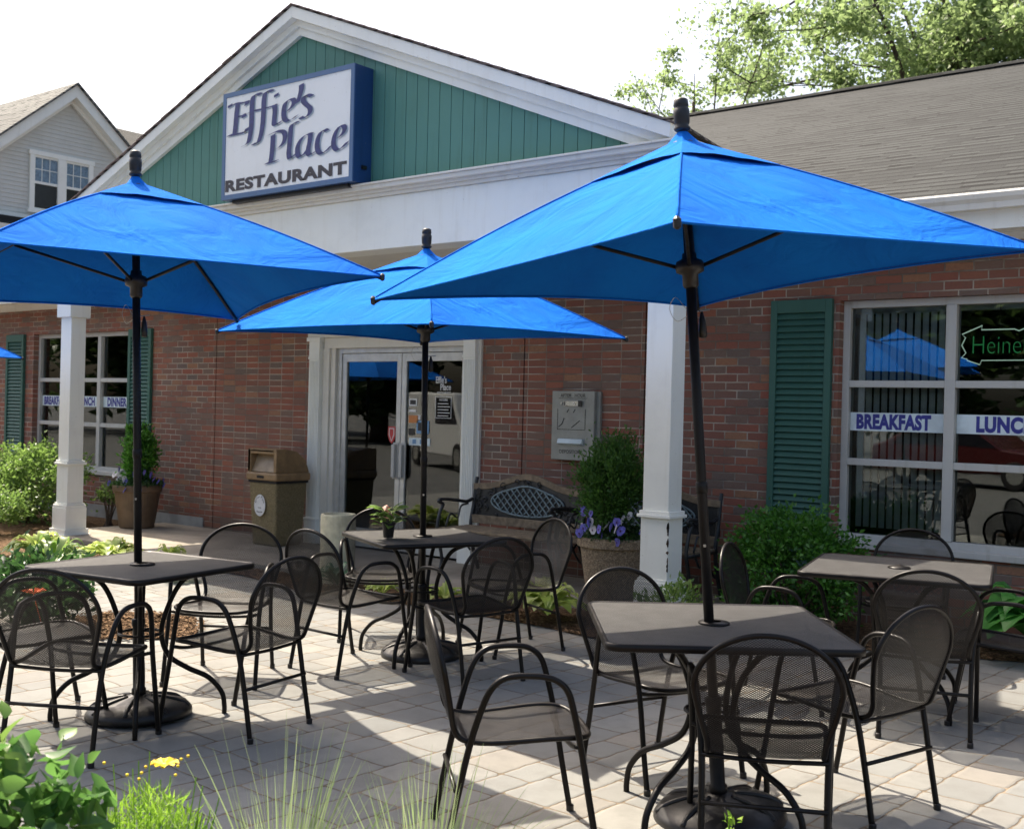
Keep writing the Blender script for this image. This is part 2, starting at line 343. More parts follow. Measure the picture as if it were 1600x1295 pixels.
def copy_tree(o, parent=None):
    c = o.copy(); COL.objects.link(c)
    if parent is not None: c.parent = parent
    for ch in list(o.children): copy_tree(ch, c)
    return c

def text_geo(s, size=1., bold=0., sx=1., extrude=0., space=1.):
    cu = bpy.data.curves.new('t', 'FONT'); cu.body = s; cu.size = 1.; cu.offset = bold; cu.extrude = 0; cu.space_character = space; cu.resolution_u = 4
    o = bpy.data.objects.new('t', cu); COL.objects.link(o); bpy.context.view_layer.update()
    me = o.evaluated_get(bpy.context.evaluated_depsgraph_get()).to_mesh()
    v = np.array([q.co[:] for q in me.vertices]); f = [tuple(p.vertices) for p in me.polygons]
    o.evaluated_get(bpy.context.evaluated_depsgraph_get()).to_mesh_clear()
    bpy.data.objects.remove(o); bpy.data.curves.remove(cu)
    v = v[:, :2]; v -= v.min(0); return v, f
def text_fit(name, s, x0, x1, z0, z1, y, mat, parent, bold=.02, space=1.):
    v, f = text_geo(s, bold=bold, space=space); mx = v.max(0)
    vv = [(x0+p[0]/mx[0]*(x1-x0), y, z0+p[1]/mx[1]*(z1-z0)) for p in v]
    return mesh(name, vv, f, mat, parent)

# ------------------------------------------------------------ foliage helpers (numpy)
def rot_leaves(rs, n, upbias=.3):
    d = rs.normal(size=(n, 3)); d[:, 2] += upbias; d /= np.linalg.norm(d, axis=1)[:, None]
    nrm = rs.normal(size=(n, 3)); nrm[:, 2] += .8; s = np.cross(d, nrm); s /= np.linalg.norm(s, axis=1)[:, None]+1e-9
    return d, s
def leaf_mesh(name, P, D, S, L, W, mat, parent=None, fold=.25):
    n = len(P); N = np.cross(D, S); L = np.broadcast_to(L, n)[:, None]; W = np.broadcast_to(W, n)[:, None]
    v = np.stack([P, P+D*L*.45+S*W*.5+N*W*fold, P+D*L, P+D*L*.45-S*W*.5+N*W*fold], 1).reshape(-1, 3)
    b = np.arange(n)[:, None]*4
    f = np.concatenate([b+[0, 1, 2], b+[0, 2, 3]], 1).reshape(-1, 3)
    me = bpy.data.meshes.new(name); me.vertices.add(len(v)); me.vertices.foreach_set('co', v.astype(np.float32).ravel())
    me.loops.add(f.size); me.loops.foreach_set('vertex_index', f.astype(np.int32).ravel()); me.polygons.add(len(f))
    me.polygons.foreach_set('loop_start', np.arange(0, f.size, 3, dtype=np.int32)); me.polygons.foreach_set('loop_total', np.full(len(f), 3, np.int32))
    me.update(calc_edges=True); me.materials.append(M[mat]); me.validate()
    o = bpy.data.objects.new(name, me); COL.objects.link(o)
    if parent is not None: o.parent = parent
    return o
def fine_leaf_mesh(name, P, D, S, L, W, mat, parent=None, fold=.2):
    n = len(P); N = np.cross(D, S); L = np.broadcast_to(L, n)[:, None]; W = np.broadcast_to(W, n)[:, None]; rows = []
    for t_, w_ in ((0, .03), (.15, .30), (.35, .50), (.55, .47), (.75, .30), (.9, .12), (1., .01)):
        c = P+D*L*t_-N*L*.22*t_*t_
        for e in (-1, 0, 1): rows.append(c+S*W*w_*e+N*W*fold*abs(e)*w_*1.6)
    v = np.stack(rows, 1).reshape(-1, 3); b = (np.arange(n)*21)[:, None, None]
    q = np.array([[i*3+j, i*3+j+1, i*3+j+4, i*3+j+3] for i in range(6) for j in range(2)])[None]
    return mesh(name, v.tolist(), (b+q).reshape(-1, 4).tolist(), mat, parent, smooth=True)
def clumps(rs, n, c, r, nc, cr, shell=.5, flat=1.):
    """points in nc clumps spread through an ellipsoid"""
    c = np.array(c); r = np.array(r)
    q = rs.normal(size=(nc, 3)); q /= np.linalg.norm(q, axis=1)[:, None]; q *= (shell+(1-shell)*rs.rand(nc, 1)**.7)
    cc = c+q*r; k = rs.randint(0, nc, n); sz = cr*(.55+.9*rs.rand(nc))
    off = rs.normal(size=(n, 3))*.5; off[:, 2] *= flat
    return cc[k]+off*sz[k][:, None], cc

# ============================================================ SETTING
def sheet(name, poly, z, mat, kind='structure', sub=0):
    return tag(mesh(name, [(x, y, z) for x, y in poly], [tuple(range(len(poly)))], mat), kind=kind)
sheet('ground', [(-300, -200), (300, -200), (300, 400), (-300, 400)], -.02, 'asphalt')
PE = [(4, 7.9), (-2.0, 7.8), (-3.1, 7.35), (-3.45, 6.7), (-4.3, 6.45), (-4.9, 6.55), (-5.8, 6.55), (-6.5, 6.45), (-7.2, 6.35), (-8.2, 6.55), (-9.2, 6.45), (-9.9, 6.05), (-10.6, 5.6), (-14, 4.6)]
sheet('patio', PE+[(-14, 1.0), (4, 1.0)], 0., 'pavers')
bedm = [(x, y-.03) for x, y in PE]+[(-16, 4.6), (-18, 8.6), (4, 8.6)]
bed = sheet('mulch_bed', bedm, .006, 'mulch')
WE = [(-12.05, 6.72), (-11.2, 6.68), (-10.1, 6.74), (-9.0, 6.82), (-7.9, 6.9), (-6.8, 6.98), (-5.9, 7.12), (-5.1, 7.3), (-4.2, 7.5)]
MB().prism(WE+[(-4.2, 8.42), (-12.05, 8.42)], 'z', -.01, .055).build('walkway', 'concrete', bevel=.008)['kind'] = 'structure'
# small planting patch in the pavers at the left
rs0 = np.random.RandomState(3)
pp = [(-6.85+.52*math.cos(a)*(1+.13*math.sin(3*a+1)), 4.50+.46*math.sin(a)*(1+.12*math.cos(4*a))) for a in [i*math.pi/14 for i in range(28)]]
sheet('mulch_patch', pp, .010, 'mulch')
# scattered bark chips over the bed edges (mulch litter)
def chips():
    rs = np.random.RandomState(5); v = []; f = []
    def chip(x, y, z):
        a = rs.rand()*6.28; l = .008+.02*rs.rand(); w_ = .004+.006*rs.rand(); t = rs.uniform(-.3, .3); b = len(v)
        d = np.array([math.cos(a), math.sin(a), t]); s = np.array([-math.sin(a), math.cos(a), rs.uniform(-.4, .4)])
        for i, j in ((-1, -1), (1, -1), (1, 1), (-1, 1)): v.append(tuple(np.array([x, y, z+.006])+d*l*i+s*w_*j))
        f.append((b, b+1, b+2, b+3))
    for i in range(7000):
        k = rs.randint(0, len(PE)-3); t = rs.rand(); k = min(k, len(PE)-3)
        x = PE[k+1][0]*(1-t)+PE[k+2][0]*t; y = PE[k+1][1]*(1-t)+PE[k+2][1]*t
        if x < -12: continue
        chip(x+rs.normal()*.02, y-.03+abs(rs.normal())*.35-.06*rs.rand()**3, .01)
    for i in range(1600):
        a = rs.rand()*6.28; r = rs.rand()**.5*1.06; chip(-6.85+.52*r*math.cos(a), 4.50+.46*r*math.sin(a), .012)
    return mesh('bark_chips', v, f, 'mulch')
tag(chips(), 'brown bark mulch chips lying along the edge of the paving', 'mulch', kind='stuff')

# ============================================================ RESTAURANT BUILDING
B = empty('restaurant_building', (-8, 8.4, 0), 'single storey brick restaurant with white columned porch and green board gable', 'building', world=True)
D = 8.4; T = 2.86
def wallpart(x0, x1, z0, z1, mat, y0=D): return MB().box(x0, x1, y0, y0+.2, z0, z1).build('wall', mat, B)
G = .007
# left running-bond section with window opening
LW = (-15.22, -12.90, .60, 2.42); RW = (-3.52, -1.14, .60, 2.42); DR = (-9.24, -7.26, 0, 2.16)
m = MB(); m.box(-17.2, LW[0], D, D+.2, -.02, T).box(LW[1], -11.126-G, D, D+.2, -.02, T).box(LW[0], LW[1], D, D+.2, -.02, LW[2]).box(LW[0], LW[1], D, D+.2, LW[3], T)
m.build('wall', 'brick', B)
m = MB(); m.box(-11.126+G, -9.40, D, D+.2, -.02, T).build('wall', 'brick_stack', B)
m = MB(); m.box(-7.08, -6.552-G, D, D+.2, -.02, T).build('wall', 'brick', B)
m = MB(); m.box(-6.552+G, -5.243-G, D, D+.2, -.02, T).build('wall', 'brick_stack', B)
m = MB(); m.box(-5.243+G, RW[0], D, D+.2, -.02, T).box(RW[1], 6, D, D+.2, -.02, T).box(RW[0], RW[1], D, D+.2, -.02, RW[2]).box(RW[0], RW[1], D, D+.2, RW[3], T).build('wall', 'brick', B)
for xj in (-11.16, -6.59, -5.28): MB().box(xj, xj+.07, D+.06, D+.19, 0, T-.01).build('joint_backing', 'gap', B)
MB().box(-9.38, -7.1, D+.02, D+.2, 2.5, T).build('wall', 'brick', B)
MB().box(-17.2, -11.3, D-.012, D, -.02, .17).build('foundation', 'found', B)
MB().box(-17.2, -17.0, D+.2, 23, -.02, T).build('wall', 'brick', B); MB().box(5.8, 6, D+.2, 23, -.02, T).build('wall', 'brick', B)
# dim interior
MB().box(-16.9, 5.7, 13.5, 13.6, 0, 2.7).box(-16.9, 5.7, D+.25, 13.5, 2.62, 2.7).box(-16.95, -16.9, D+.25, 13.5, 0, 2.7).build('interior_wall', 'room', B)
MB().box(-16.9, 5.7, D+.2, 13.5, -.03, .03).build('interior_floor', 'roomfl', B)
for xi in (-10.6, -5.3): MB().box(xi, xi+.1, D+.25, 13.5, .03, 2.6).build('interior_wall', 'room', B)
# ---- windows
def window(L, word_spec, blinds):
    x0, x1, z0, z1 = L; y = D+.075
    W = MB(); fw_ = .055
    W.box(x0, x0+fw_, y, y+.10, z0, z1).box(x1-fw_, x1, y, y+.10, z0, z1).box(x0+fw_, x1-fw_, y, y+.10, z1-fw_, z1).box(x0+fw_, x1-fw_, y, y+.10, z0, z0+fw_)
    cw = (x1-x0-2*fw_)/3
    for k in (1, 2): W.box(x0+fw_+cw*k-.038, x0+fw_+cw*k+.038, y-.008, y+.09, z0+fw_, z1-fw_)
    zs = [z0+fw_, 1.20, 1.79, z1-fw_]
    segs = [(x0+fw_, x0+fw_+cw-.038), (x0+fw_+cw+.038, x0+fw_+2*cw-.038), (x0+fw_+2*cw+.038, x1-fw_)]
    for a, b in segs:
        for zz in zs[1:3]: W.box(a, b, y-.004, y+.085, zz-.026, zz+.026)
    o = W.build('window', 'wframe', B, bevel=.004)
    o.matrix_parent_inverse = Matrix.Translation(B.location).inverted()
    MB().box(x0-.01, x1+.01, D-.03, D+.10, z0-.045, z0+.004).build('sill', 'wframe', o, bevel=.005)
    for a, b in segs:
        for k in range(3):
            lo = zs[k]+(.026 if k else 0); hi = zs[k+1]-(.026 if k < 2 else 0)
            MB().box(a, b, y+.045, y+.051, lo, hi).build('pane', 'glass', o)
    for (a, b), s in zip(segs, word_spec):
        MB().box(a+.002, b-.002, y+.0425, y+.0440, 1.436, 1.574).build('banner', 'bann', o)
        wd = s[1]; text_fit('banner_lettering', s[0], a+s[2], a+s[2]+wd, 1.447, 1.565, y+.0415, 'bannb', o, bold=.055, space=1.06)
        # lettering stands on the glass just in front of the banner strip
    return o
wr = window(RW, [('BREAKFAST', .565, .05), ('LUNCH', .40, .14), ('DINNER', .44, .13)], True)
wl = window(LW, [('BREAKFAST', .565, .05), ('LUNCH', .40, .14), ('DINNER', .44, .10)], False)
bl = MB()
for i in range(11):
    x = RW[0]+.10+i*.060; a = R(28); bl.add([(x-.021*math.cos(a), D+.215-.021*math.sin(a), .7), (x+.021*math.cos(a), D+.215+.021*math.sin(a), .7), (x+.021*math.cos(a), D+.215+.021*math.sin(a), 2.34), (x-.021*math.cos(a), D+.215-.021*math.sin(a), 2.34)], [(0, 1, 2, 3)])
bl.box(RW[0]+.02, RW[1]-.02, D+.26, D+.34, 2.34, 2.40).build('vertical_blind', 'blind', wr)
cu = MB()
for (a, b) in ((LW[0]+.05, LW[0]+.72), (LW[1]-.75, LW[1]-.04)):
    n = 40; v = []; f = []
    for i in range(n+1):
        x = a+(b-a)*i/n; yy = D+.160+.014*math.sin(i*1.25)+.004*math.sin(i*2.9)
        v += [(x, yy, .62), (x, yy, 2.4)]
    cu.add(v, [(2*i, 2*i+2, 2*i+3, 2*i+1) for i in range(n)])
cu.build('curtain', 'curtain', wl, smooth=True)
# ---- shutters
def shutter(x0, x1, z0, z1):
    m = MB(); y0, y1 = D-.045, D-.004; s = .055
    m.box(x0, x0+s, y0, y1, z0, z1).box(x1-s, x1, y0, y1, z0, z1).box(x0+s, x1-s, y0, y1, z1-.10, z1).box(x0+s, x1-s, y0, y1, z0, z0+.09)
    o = m.build('shutter', 'shutter', B, bevel=.003)
    l = MB(); n = int((z1-z0-.19)/.048); h = (z1-z0-.19)/n
    for i in range(n):
        z = z0+.09+i*h
        l.prism([(y0+.004, z), (y0+.010, z-.002), (y1-.004, z+h*.92), (y1-.010, z+h*.94)], 'x', x0+s, x1-s)
    l.box(x0+s, x1-s, y1-.006, y1-.003, z0+.08, z1-.09)
    l.build('louvres', 'shutter', o)
shutter(-4.07, -3.565, .30, 2.435); shutter(-15.90, -15.42, .30, 2.42); shutter(-12.87, -12.38, .12, 2.43); shutter(-1.09, -.585, .30, 2.435)
# ---- entrance
def pil(x0, x1, inner):
    m = MB(); y = D-.075
    m.box(x0, x1, y, D+.02, .30, 2.02); m.box(x0-.012, x1+.012, y-.014, D+.02, .055, .30); m.box(x0-.02, x1+.02, y-.022, D+.02, .30, .325)
    m.box(x0-.008, x1+.008, y-.010, D+.02, 2.02, 2.045).box(x0, x1, y-.004, D+.02, 2.045, 2.21).box(x0-.02, x1+.02, y-.024, D+.02, 2.21, 2.25)
    w_ = (x1-x0)/7
    for k in range(1, 7): m.box(x0+w_*k-.006, x0+w_*k+.006, y-.007, y-.0005, .34, 2.0)
    return m.build('door_pilaster', 'white', B, bevel=.003)
pil(-9.425, -9.262, 1); pil(-7.235, -7.085, -1)
m = MB(); m.box(-9.46, -7.05, D-.07, D+.03, 2.25, 2.56).box(-9.50, -7.01, D-.11, D+.03, 2.56, 2.62).box(-9.24, -7.257, D-.03, D+.12, 2.135, 2.249)
m.box(-9.26, -9.16, D-.03, D+.10, .055, 2.135).box(-9.158, -9.09, D-.005, D+.10, .055, 2.135).box(-7.257, -7.235, D-.03, D+.1, .055, 2.135).box(-7.085, -7.05, D-.03, D+.01, .055, 2.25)
m.build('door_surround', 'cream', B, bevel=.003)
m = MB(); m.box(-9.088, -9.03, D+.03, D+.11, .055, 2.134).box(-7.285, -7.258, D+.03, D+.11, .055, 2.134).box(-9.03, -7.285, D+.03, D+.11, 2.085, 2.134)
m.build('door_frame', 'alu', B, bevel=.002)
def door(x0, x1, side):
    m = MB(); y0, y1 = D+.045, D+.09; s = .062
    m.box(x0, x0+s, y0, y1, .07, 2.08).box(x1-s, x1, y0, y1, .07, 2.08).box(x0+s, x1-s, y0, y1, 1.995, 2.08).box(x0+s, x1-s, y0, y1, .07, .26)
    o = m.build('door', 'alu', B, bevel=.003)
    MB().box(x0+s, x1-s, y0+.02, y0+.026, .26, 1.995).build('pane', 'glass', o)
    MB().box(x0+s, x1-s, y1+.01, y1+.03, 1.125, 1.15).box((x1-.24) if side < 0 else x0+s, x1-s if side < 0 else x0+.12, y1+.005, y1+.05, 1.09, 1.17).build('push_bar', 'alu', o)
    hx = x1-.085 if side < 0 else x0+.01
    MB().box(hx, hx+.075, y0-.012, y0-.001, .80, 1.17).box(hx+.018, hx+.058, y0-.055, y0-.012, .82, 1.15).build('handle', 'wframe', o, bevel=.004)
    return o
dl = door(-9.028, -8.163, -1); dr = door(-8.155, -7.287, 1)
yy = D+.060
def decal(x0, x1, z0, z1, mat, par, k=0): return MB().box(x0, x1, yy-.0008-.0007*k, yy-.0006*k, z0, z1).build('sticker', mat, par)
decal(-8.06, -7.95, 1.545, 1.62, 'decalw', dr); decal(-8.045, -7.965, 1.56, 1.605, 'decalk', dr, 2); decal(-8.06, -7.96, 1.485, 1.51, 'decalw', dr); decal(-8.06, -7.93, 1.375, 1.45, 'decalo', dr); decal(-7.94, -7.90, 1.41, 1.455, 'decalw', dr)
decal(-7.95, -7.78, 1.27, 1.40, 'decalb', dr); decal(-7.93, -7.86, 1.30, 1.38, 'decalk', dr, 2); decal(-8.06, -7.98, 1.25, 1.32, 'decalk', dr); decal(-8.05, -7.76, 1.15, 1.225, 'bann', dr); decal(-8.0, -7.95, 1.165, 1.21, 'decalb', dr, 2); decal(-7.9, -7.85, 1.165, 1.21, 'decalb', dr, 2)
MB().prism([(-8.345, 1.33), (-8.245, 1.33), (-8.24, 1.24), (-8.262, 1.185), (-8.295, 1.155), (-8.328, 1.185), (-8.35, 1.24)], 'y', yy-.001, yy).build('shield_sticker', 'decalr', dl)
MB().prism([(-8.33, 1.315), (-8.26, 1.315), (-8.256, 1.245), (-8.295, 1.175), (-8.334, 1.245)], 'y', yy-.0025, yy-.0017).build('shield_sticker', 'decalw', dl)
MB().prism([(-8.32, 1.305), (-8.27, 1.305), (-8.268, 1.25), (-8.295, 1.19), (-8.322, 1.25)], 'y', yy-.004, yy-.0032).build('shield_sticker', 'decalr', dl)
text_fit('door_lettering', "Effie's", -7.70, -7.56, 1.775, 1.845, yy-.001, 'decalw', dr); text_fit('door_lettering', 'Place', -7.64, -7.50, 1.705, 1.77, yy-.001, 'decalw', dr)
text_fit('door_lettering', 'RESTAURANT', -7.68, -7.50, 1.675, 1.692, yy-.001, 'decalw', dr); text_fit('door_lettering', 'HOURS', -7.65, -7.54, 1.60, 1.622, yy-.001, 'decalw', dr)
fr = MB(); fr.box(-7.70, -7.49, yy-.001, yy, 1.64, 1.645).box(-7.70, -7.49, yy-.001, yy, 1.43, 1.435).box(-7.70, -7.695, yy-.001, yy, 1.435, 1.64).box(-7.495, -7.49, yy-.001, yy, 1.435, 1.64)
for k in range(5): fr.box(-7.67, -7.53+.02*(k % 2), yy-.001, yy, 1.57-.03*k, 1.578-.03*k)
fr.build('door_lettering', 'decalw', dr)
# ---- porch: columns, beam, ceiling, gable
YP = 6.8
def column(xr):
    x0, x1 = xr-.205, xr; y0, y1 = YP, YP+.175; m = MB()
    def b(e, z0, z1): m.box(x0-e, x1+e, y0-e, y1+e, z0, z1)
    b(0, .86, 2.42); b(.034, 2.42, 2.835); b(.018, .835, .86); b(.030, .812, .835); b(.008, .395, .812); b(.02, .375, .395); b(.032, .345, .375); b(.036, .115, .345); b(.055, .06, .115); b(.075, .008, .06)
    o = m.build('column', 'white', B, bevel=.004)
    return o
cR = column(-4.03); cL = column(-11.55)
ch = MB(); rr = random.Random(4)
for i in range(16):
    z = .40+rr.random()*.38; h = .012+rr.random()*.03; w_ = .005+.011*rr.random()
    ch.prism([(-4.022-w_, z), (-4.0205, z-.01), (-4.0205, z+h), (-4.022-w_*.6, z+h*.7)], 'y', YP-.0105, YP-.0095)
    ch.prism([(YP-.008, z-.01), (YP-.008+w_*.7, z+.002), (YP-.008+w_*.5, z+h*.7), (YP-.008, z+h)], 'x', -4.0222, -4.0205)
ch.build('peeling_paint', 'chip', cR)
m = MB(); X0, X1 = -11.80, -4.01
m.box(X0, X1, YP, YP+.26, 2.837, 3.27).box(X0, X0+.26, YP+.26, D, 2.837, 3.27).box(X1-.26, X1, YP+.26, D, 2.837, 3.27)
m.build('porch_beam', 'white', B, bevel=.003)
m = MB(); m.box(X0-.02, X1+.02, YP-.03, YP+.25, 3.272, 3.30).box(X0-.05, X1+.05, YP-.055, YP+.25, 3.30, 3.325).box(X0-.09, X1+.09, YP-.10, YP+.25, 3.325, 3.36).box(X0-.11, X1+.11, YP-.12, YP+.25, 3.36, 3.376)
m.build('cornice_moulding', 'cream', B, bevel=.003)
MB().box(X0+.26, X1-.26, YP+.26, D, 2.86, 2.9).build('porch_ceiling', 'cream', B)
GX, GZ, GS = -7.9, 5.055, .40
def gl(x, z): return z-GS*abs(x-GX)
bd = MB(); x = -11.45
while x < -4.3:
    a, b = x+.003, min(x+.124-.003, -4.3)
    if a < GX < b: bd.prism([(a, 3.376), (b, 3.376), (b, gl(b, 4.86)), (GX, 4.86), (a, gl(a, 4.86))], 'y', YP+.02, YP+.04)
    else:
        za, zb = gl(a, 4.86), gl(b, 4.86)
        if max(za, zb) > 3.40: bd.prism([(a, 3.376), (b, 3.376), (b, max(zb, 3.38)), (a, max(za, 3.38))], 'y', YP+.02, YP+.04)
    x += .124
bd.build('gable_boards', 'ogreen', B)
MB().prism([(-11.5, 3.38), (-4.3, 3.38), (GX, 4.82)], 'y', YP+.042, YP+.06).build('gable_backing', 'gap', B)
def chev(z_out, z_in, y0, y1, xe=3.88):
    m = MB()
    for s in (-1, 1):
        m.prism([(GX, z_in), (GX, z_out), (GX+s*xe, z_out-GS*xe), (GX+s*xe, z_in-GS*xe)] if s > 0 else [(GX+s*xe, z_in-GS*xe), (GX+s*xe, z_out-GS*xe), (GX, z_out), (GX, z_in)], 'y', y0, y1)
    return m
chev(4.985, 4.80, YP-.02, YP+.018, 3.86).build('rake_frieze', 'white', B)
chev(5.00, 4.87, YP-.05, YP-.021, 3.87).build('rake_moulding', 'white', B)
chev(5.03, 4.93, YP-.12, YP-.051, 3.88).build('rake_board', 'white', B, bevel=.003)
m = MB()
for s in (-1, 1):
    xe = 3.89; pl = [(GX, 5.032), (GX, 5.048), (GX+s*xe, 5.048-GS*xe), (GX+s*xe, 5.032-GS*xe)]
    if s < 0: m.prism(pl[::-1], 'y', YP-.132, 13.2)
    else:
        pn = [(0, YP-.132), (xe, YP-.132), (xe, YP+.12), (2.6, 10.3), (0, 13.2)]; n = 5
        m.add([(GX+d_, y_, 5.032+h_-GS*d_) for h_ in (0, .016) for d_, y_ in pn], [tuple(range(n-1, -1, -1)), tuple(range(n, 2*n))]+[(i, (i+1) % n, n+(i+1) % n, n+i) for i in range(n)])
m.build('gable_roof', shingles('gable_shingles', (.12, .10, .09), (.18, .15, .14), axis='Y', sl=.37), B)  # lighter copy of the shingle colour, offsets the shade at the front edge
# ragged shingle ends along the rake
m = MB(); k = 0
for s in (-1, 1):
    x = 0
    while x < 3.76:
        d_ = .01+.015*rr.random(); z = 5.046-GS*x
        m.prism([(GX+s*x, z), (GX+s*x, z+.006), (GX+s*(x+.13), z+.010-GS*.13), (GX+s*(x+.13), z-GS*.13)] if s > 0 else [(GX+s*(x+.13), z-GS*.13), (GX+s*(x+.13), z+.010-GS*.13), (GX+s*x, z+.006), (GX+s*x, z)], 'y', YP-.130-d_*.6, YP+.1); x += .135
m.build('roof_edge_shingles', plain('shingle_edge', (.26, .19, .165), .9, .3, 20.), B)  # edge shingles coloured lighter to offset the shade they stand in
# main roof, gutters
tn = math.tan(R(22)); YE, ZE = 7.92, 3.03
m = MB(); YR = 15.6; ZR = ZE+tn*(YR-YE)
m.add([(-17.6, YE, ZE), (6.5, YE, ZE), (6.5, YR, ZR), (-17.6, YR, ZR), (-17.6, YE, ZE-.05), (6.5, YE, ZE-.05), (6.5, YR, ZR-.05), (-17.6, YR, ZR-.05), (-17.6, 23.3, ZE), (6.5, 23.3, ZE)],
      [(0, 1, 2, 3), (4, 7, 6, 5), (0, 4, 5, 1), (3, 2, 9, 8), (1, 5, 6, 2), (0, 3, 7, 4), (0, 8, 3), (1, 2, 9)])
m.build('main_roof', 'shingle', B)
MB().tube([(-17.6, YR, ZR+.01), (6.5, YR, ZR+.01)], .05, 8).build('ridge_cap', 'shingle', B)
for a, b in ((-3.9, 6.5), (-17.6, -11.95)):
    m = MB(); m.prism([(YE-.10, 3.035), (YE-.104, 3.035), (YE-.112, 3.02), (YE-.105, 2.99), (YE-.085, 2.965), (YE-.08, 2.925), (YE, 2.925), (YE, 2.93), (YE-.072, 2.935), (YE-.078, 2.97), (YE-.098, 2.995)], 'x', a, b)
    m.box(a, b, YE-.006, YE-.001, 2.935, 3.02)
    m.build('gutter', 'cream', B)
    MB().box(a, b, YE, YE+.025, 2.80, 2.975).box(a, b, YE+.026, D, 2.845, 2.865).build('soffit', 'white', B)
MB().box(-17.2, -11.82, D-.04, D-.001, 2.75, 2.844).build('soffit_trim', 'cream', B)
MB().box(-3.99, 6, D-.04, D-.001, 2.79, 2.844).build('soffit_trim', 'cream', B)

# ============================================================ SIGN
SG = empty('restaurant_sign', (-7.87, 6.6, 3.4), 'blue box sign with white face mounted on the green gable', 'sign', world=True)
sx0, sx1, sz0, sz1 = -8.73, -7.0, 3.385, 4.36; sy = 6.6
m = MB(); m.box(sx0, sx1, sy+.012, YP+.018, sz0, sz1)
m.build('cabinet', 'signblue', SG, bevel=.004)
fr_ = .042
m = MB(); m.box(sx0, sx1, sy, sy+.011, sz0, sz0+fr_).box(sx0, sx1, sy, sy+.011, sz1-fr_, sz1).box(sx0, sx0+fr_, sy, sy+.011, sz0+fr_, sz1-fr_).box(sx1-fr_, sx1, sy, sy+.011, sz0+fr_, sz1-fr_)
m.build('face_frame', 'signframe', SG)
MB().box(sx0+fr_, sx1-fr_, sy+.006, sy+.0115, sz0+fr_, sz1-fr_).build('face', 'signface', SG)
MB().box(sx1, sx1+.02, sy+.10, sy+.15, 3.50, 3.53).box(sx0+.1, sx1-.1, sy+.05, YP, sz0-.03, sz0-.001).build('cable_gland', 'black', SG)
# broad-nib lettering traced on the flat face: unit square homography
src = [(130, 345), (1152, 100), (1130, 995), (112, 1150)]; dst = [(0, 1), (1, 1), (1, 0), (0, 0)]
A_ = []; b_ = []
for (x, y), (u, v) in zip(src, dst):
    A_ += [[x, y, 1, 0, 0, 0, -u*x, -u*y], [0, 0, 0, x, y, 1, -v*x, -v*y]]; b_ += [u, v]
Hm = np.append(np.linalg.solve(np.array(A_, float), np.array(b_, float)), 1).reshape(3, 3)
def sgn(x, y):
    q = Hm @ np.array([x, y, 1.]); u, v = q[0]/q[2], q[1]/q[2]
    return (sx0+fr_+u*(sx1-sx0-2*fr_), sz0+fr_+v*(sz1-sz0-2*fr_))
NIB = (19, -11)
strokes = [
 [(222, 392), (212, 470), (205, 560), (196, 642)], [(160, 412), (195, 392), (250, 386), (300, 372), (292, 400)], [(160, 398), (160, 418)], [(210, 500), (245, 494), (280, 480)], [(150, 652), (200, 645), (255, 632), (288, 622), (300, 590)], [(268, 478), (276, 500)],
 [(412, 312), (385, 308), (352, 325), (340, 380), (336, 470), (332, 580), (318, 680), (300, 720), (262, 742)], [(305, 468), (350, 450), (400, 440)],
 [(508, 285), (478, 282), (448, 300), (436, 360), (432, 460), (424, 570), (408, 660), (385, 715), (345, 725)], [(400, 440), (460, 425), (512, 408), (540, 402)],
 [(538, 308), (538, 330)], [(522, 400), (526, 450), (520, 520), (520, 560), (545, 562), (575, 535)],
 [(640, 358), (610, 390), (598, 450), (602, 510), (630, 535), (665, 520), (705, 488)], [(640, 358), (672, 352), (682, 375), (668, 412), (630, 450), (604, 465)],
 [(745, 228), (744, 270), (734, 310), (712, 382)], [(742, 232), (740, 280), (730, 320)],
 [(830, 328), (795, 318), (765, 332), (760, 370), (785, 400), (812, 425), (812, 465), (785, 500), (750, 510), (738, 502)],
 [(512, 650), (508, 720), (502, 800), (492, 872)], [(465, 655), (500, 638), (550, 618), (595, 622), (610, 660), (598, 710), (565, 750), (525, 772)], [(455, 885), (500, 876), (545, 862)],
 [(715, 545), (685, 550), (660, 580), (652, 660), (645, 740), (640, 800), (648, 842), (668, 835), (705, 800)],
 [(832, 640), (790, 645), (745, 680), (715, 740), (712, 800), (728, 832), (760, 815), (795, 770)], [(818, 640), (812, 700), (800, 760), (800, 805), (820, 815), (860, 785)],
 [(958, 615), (930, 608), (895, 640), (875, 700), (874, 760), (892, 800), (925, 800), (965, 765), (990, 738)],
 [(1060, 578), (1030, 620), (1010, 680), (1008, 740), (1035, 775), (1075, 758), (1122, 708)], [(1060, 578), (1090, 575), (1098, 605), (1078, 645), (1045, 675), (1015, 692)]]
def lettering(dx, dy, ybase, nib):
    m = MB()
    for k, st in enumerate(strokes):
        P = spline(st, 6) if len(st) > 2 else st
        y = sy+ybase-.00012*k; v = []; f = []
        for i, (px, py) in enumerate(P):
            v += [(*sgn(px+dx-nib[0], py+dy-nib[1]),), (*sgn(px+dx+nib[0], py+dy+nib[1]),)]
        v3 = [(a, y, b) for a, b in v]
        for i in range(len(P)-1): f.append((2*i, 2*i+1, 2*i+3, 2*i+2))
        m.add(v3, f)
    return m
lettering(9, 9, .0052, NIB).build('letter_shading', 'lshadow', SG)
lettering(0, 0, .0018, NIB).build('lettering', 'lpurple', SG)
v, f = text_geo('RESTAURANT', bold=.05, space=1.08); mx = v.max(0)
bl_, br_, tl_, tr_ = sgn(120, 1128), sgn(1086, 978), sgn(120, 1028), sgn(1116, 862)
vv = []
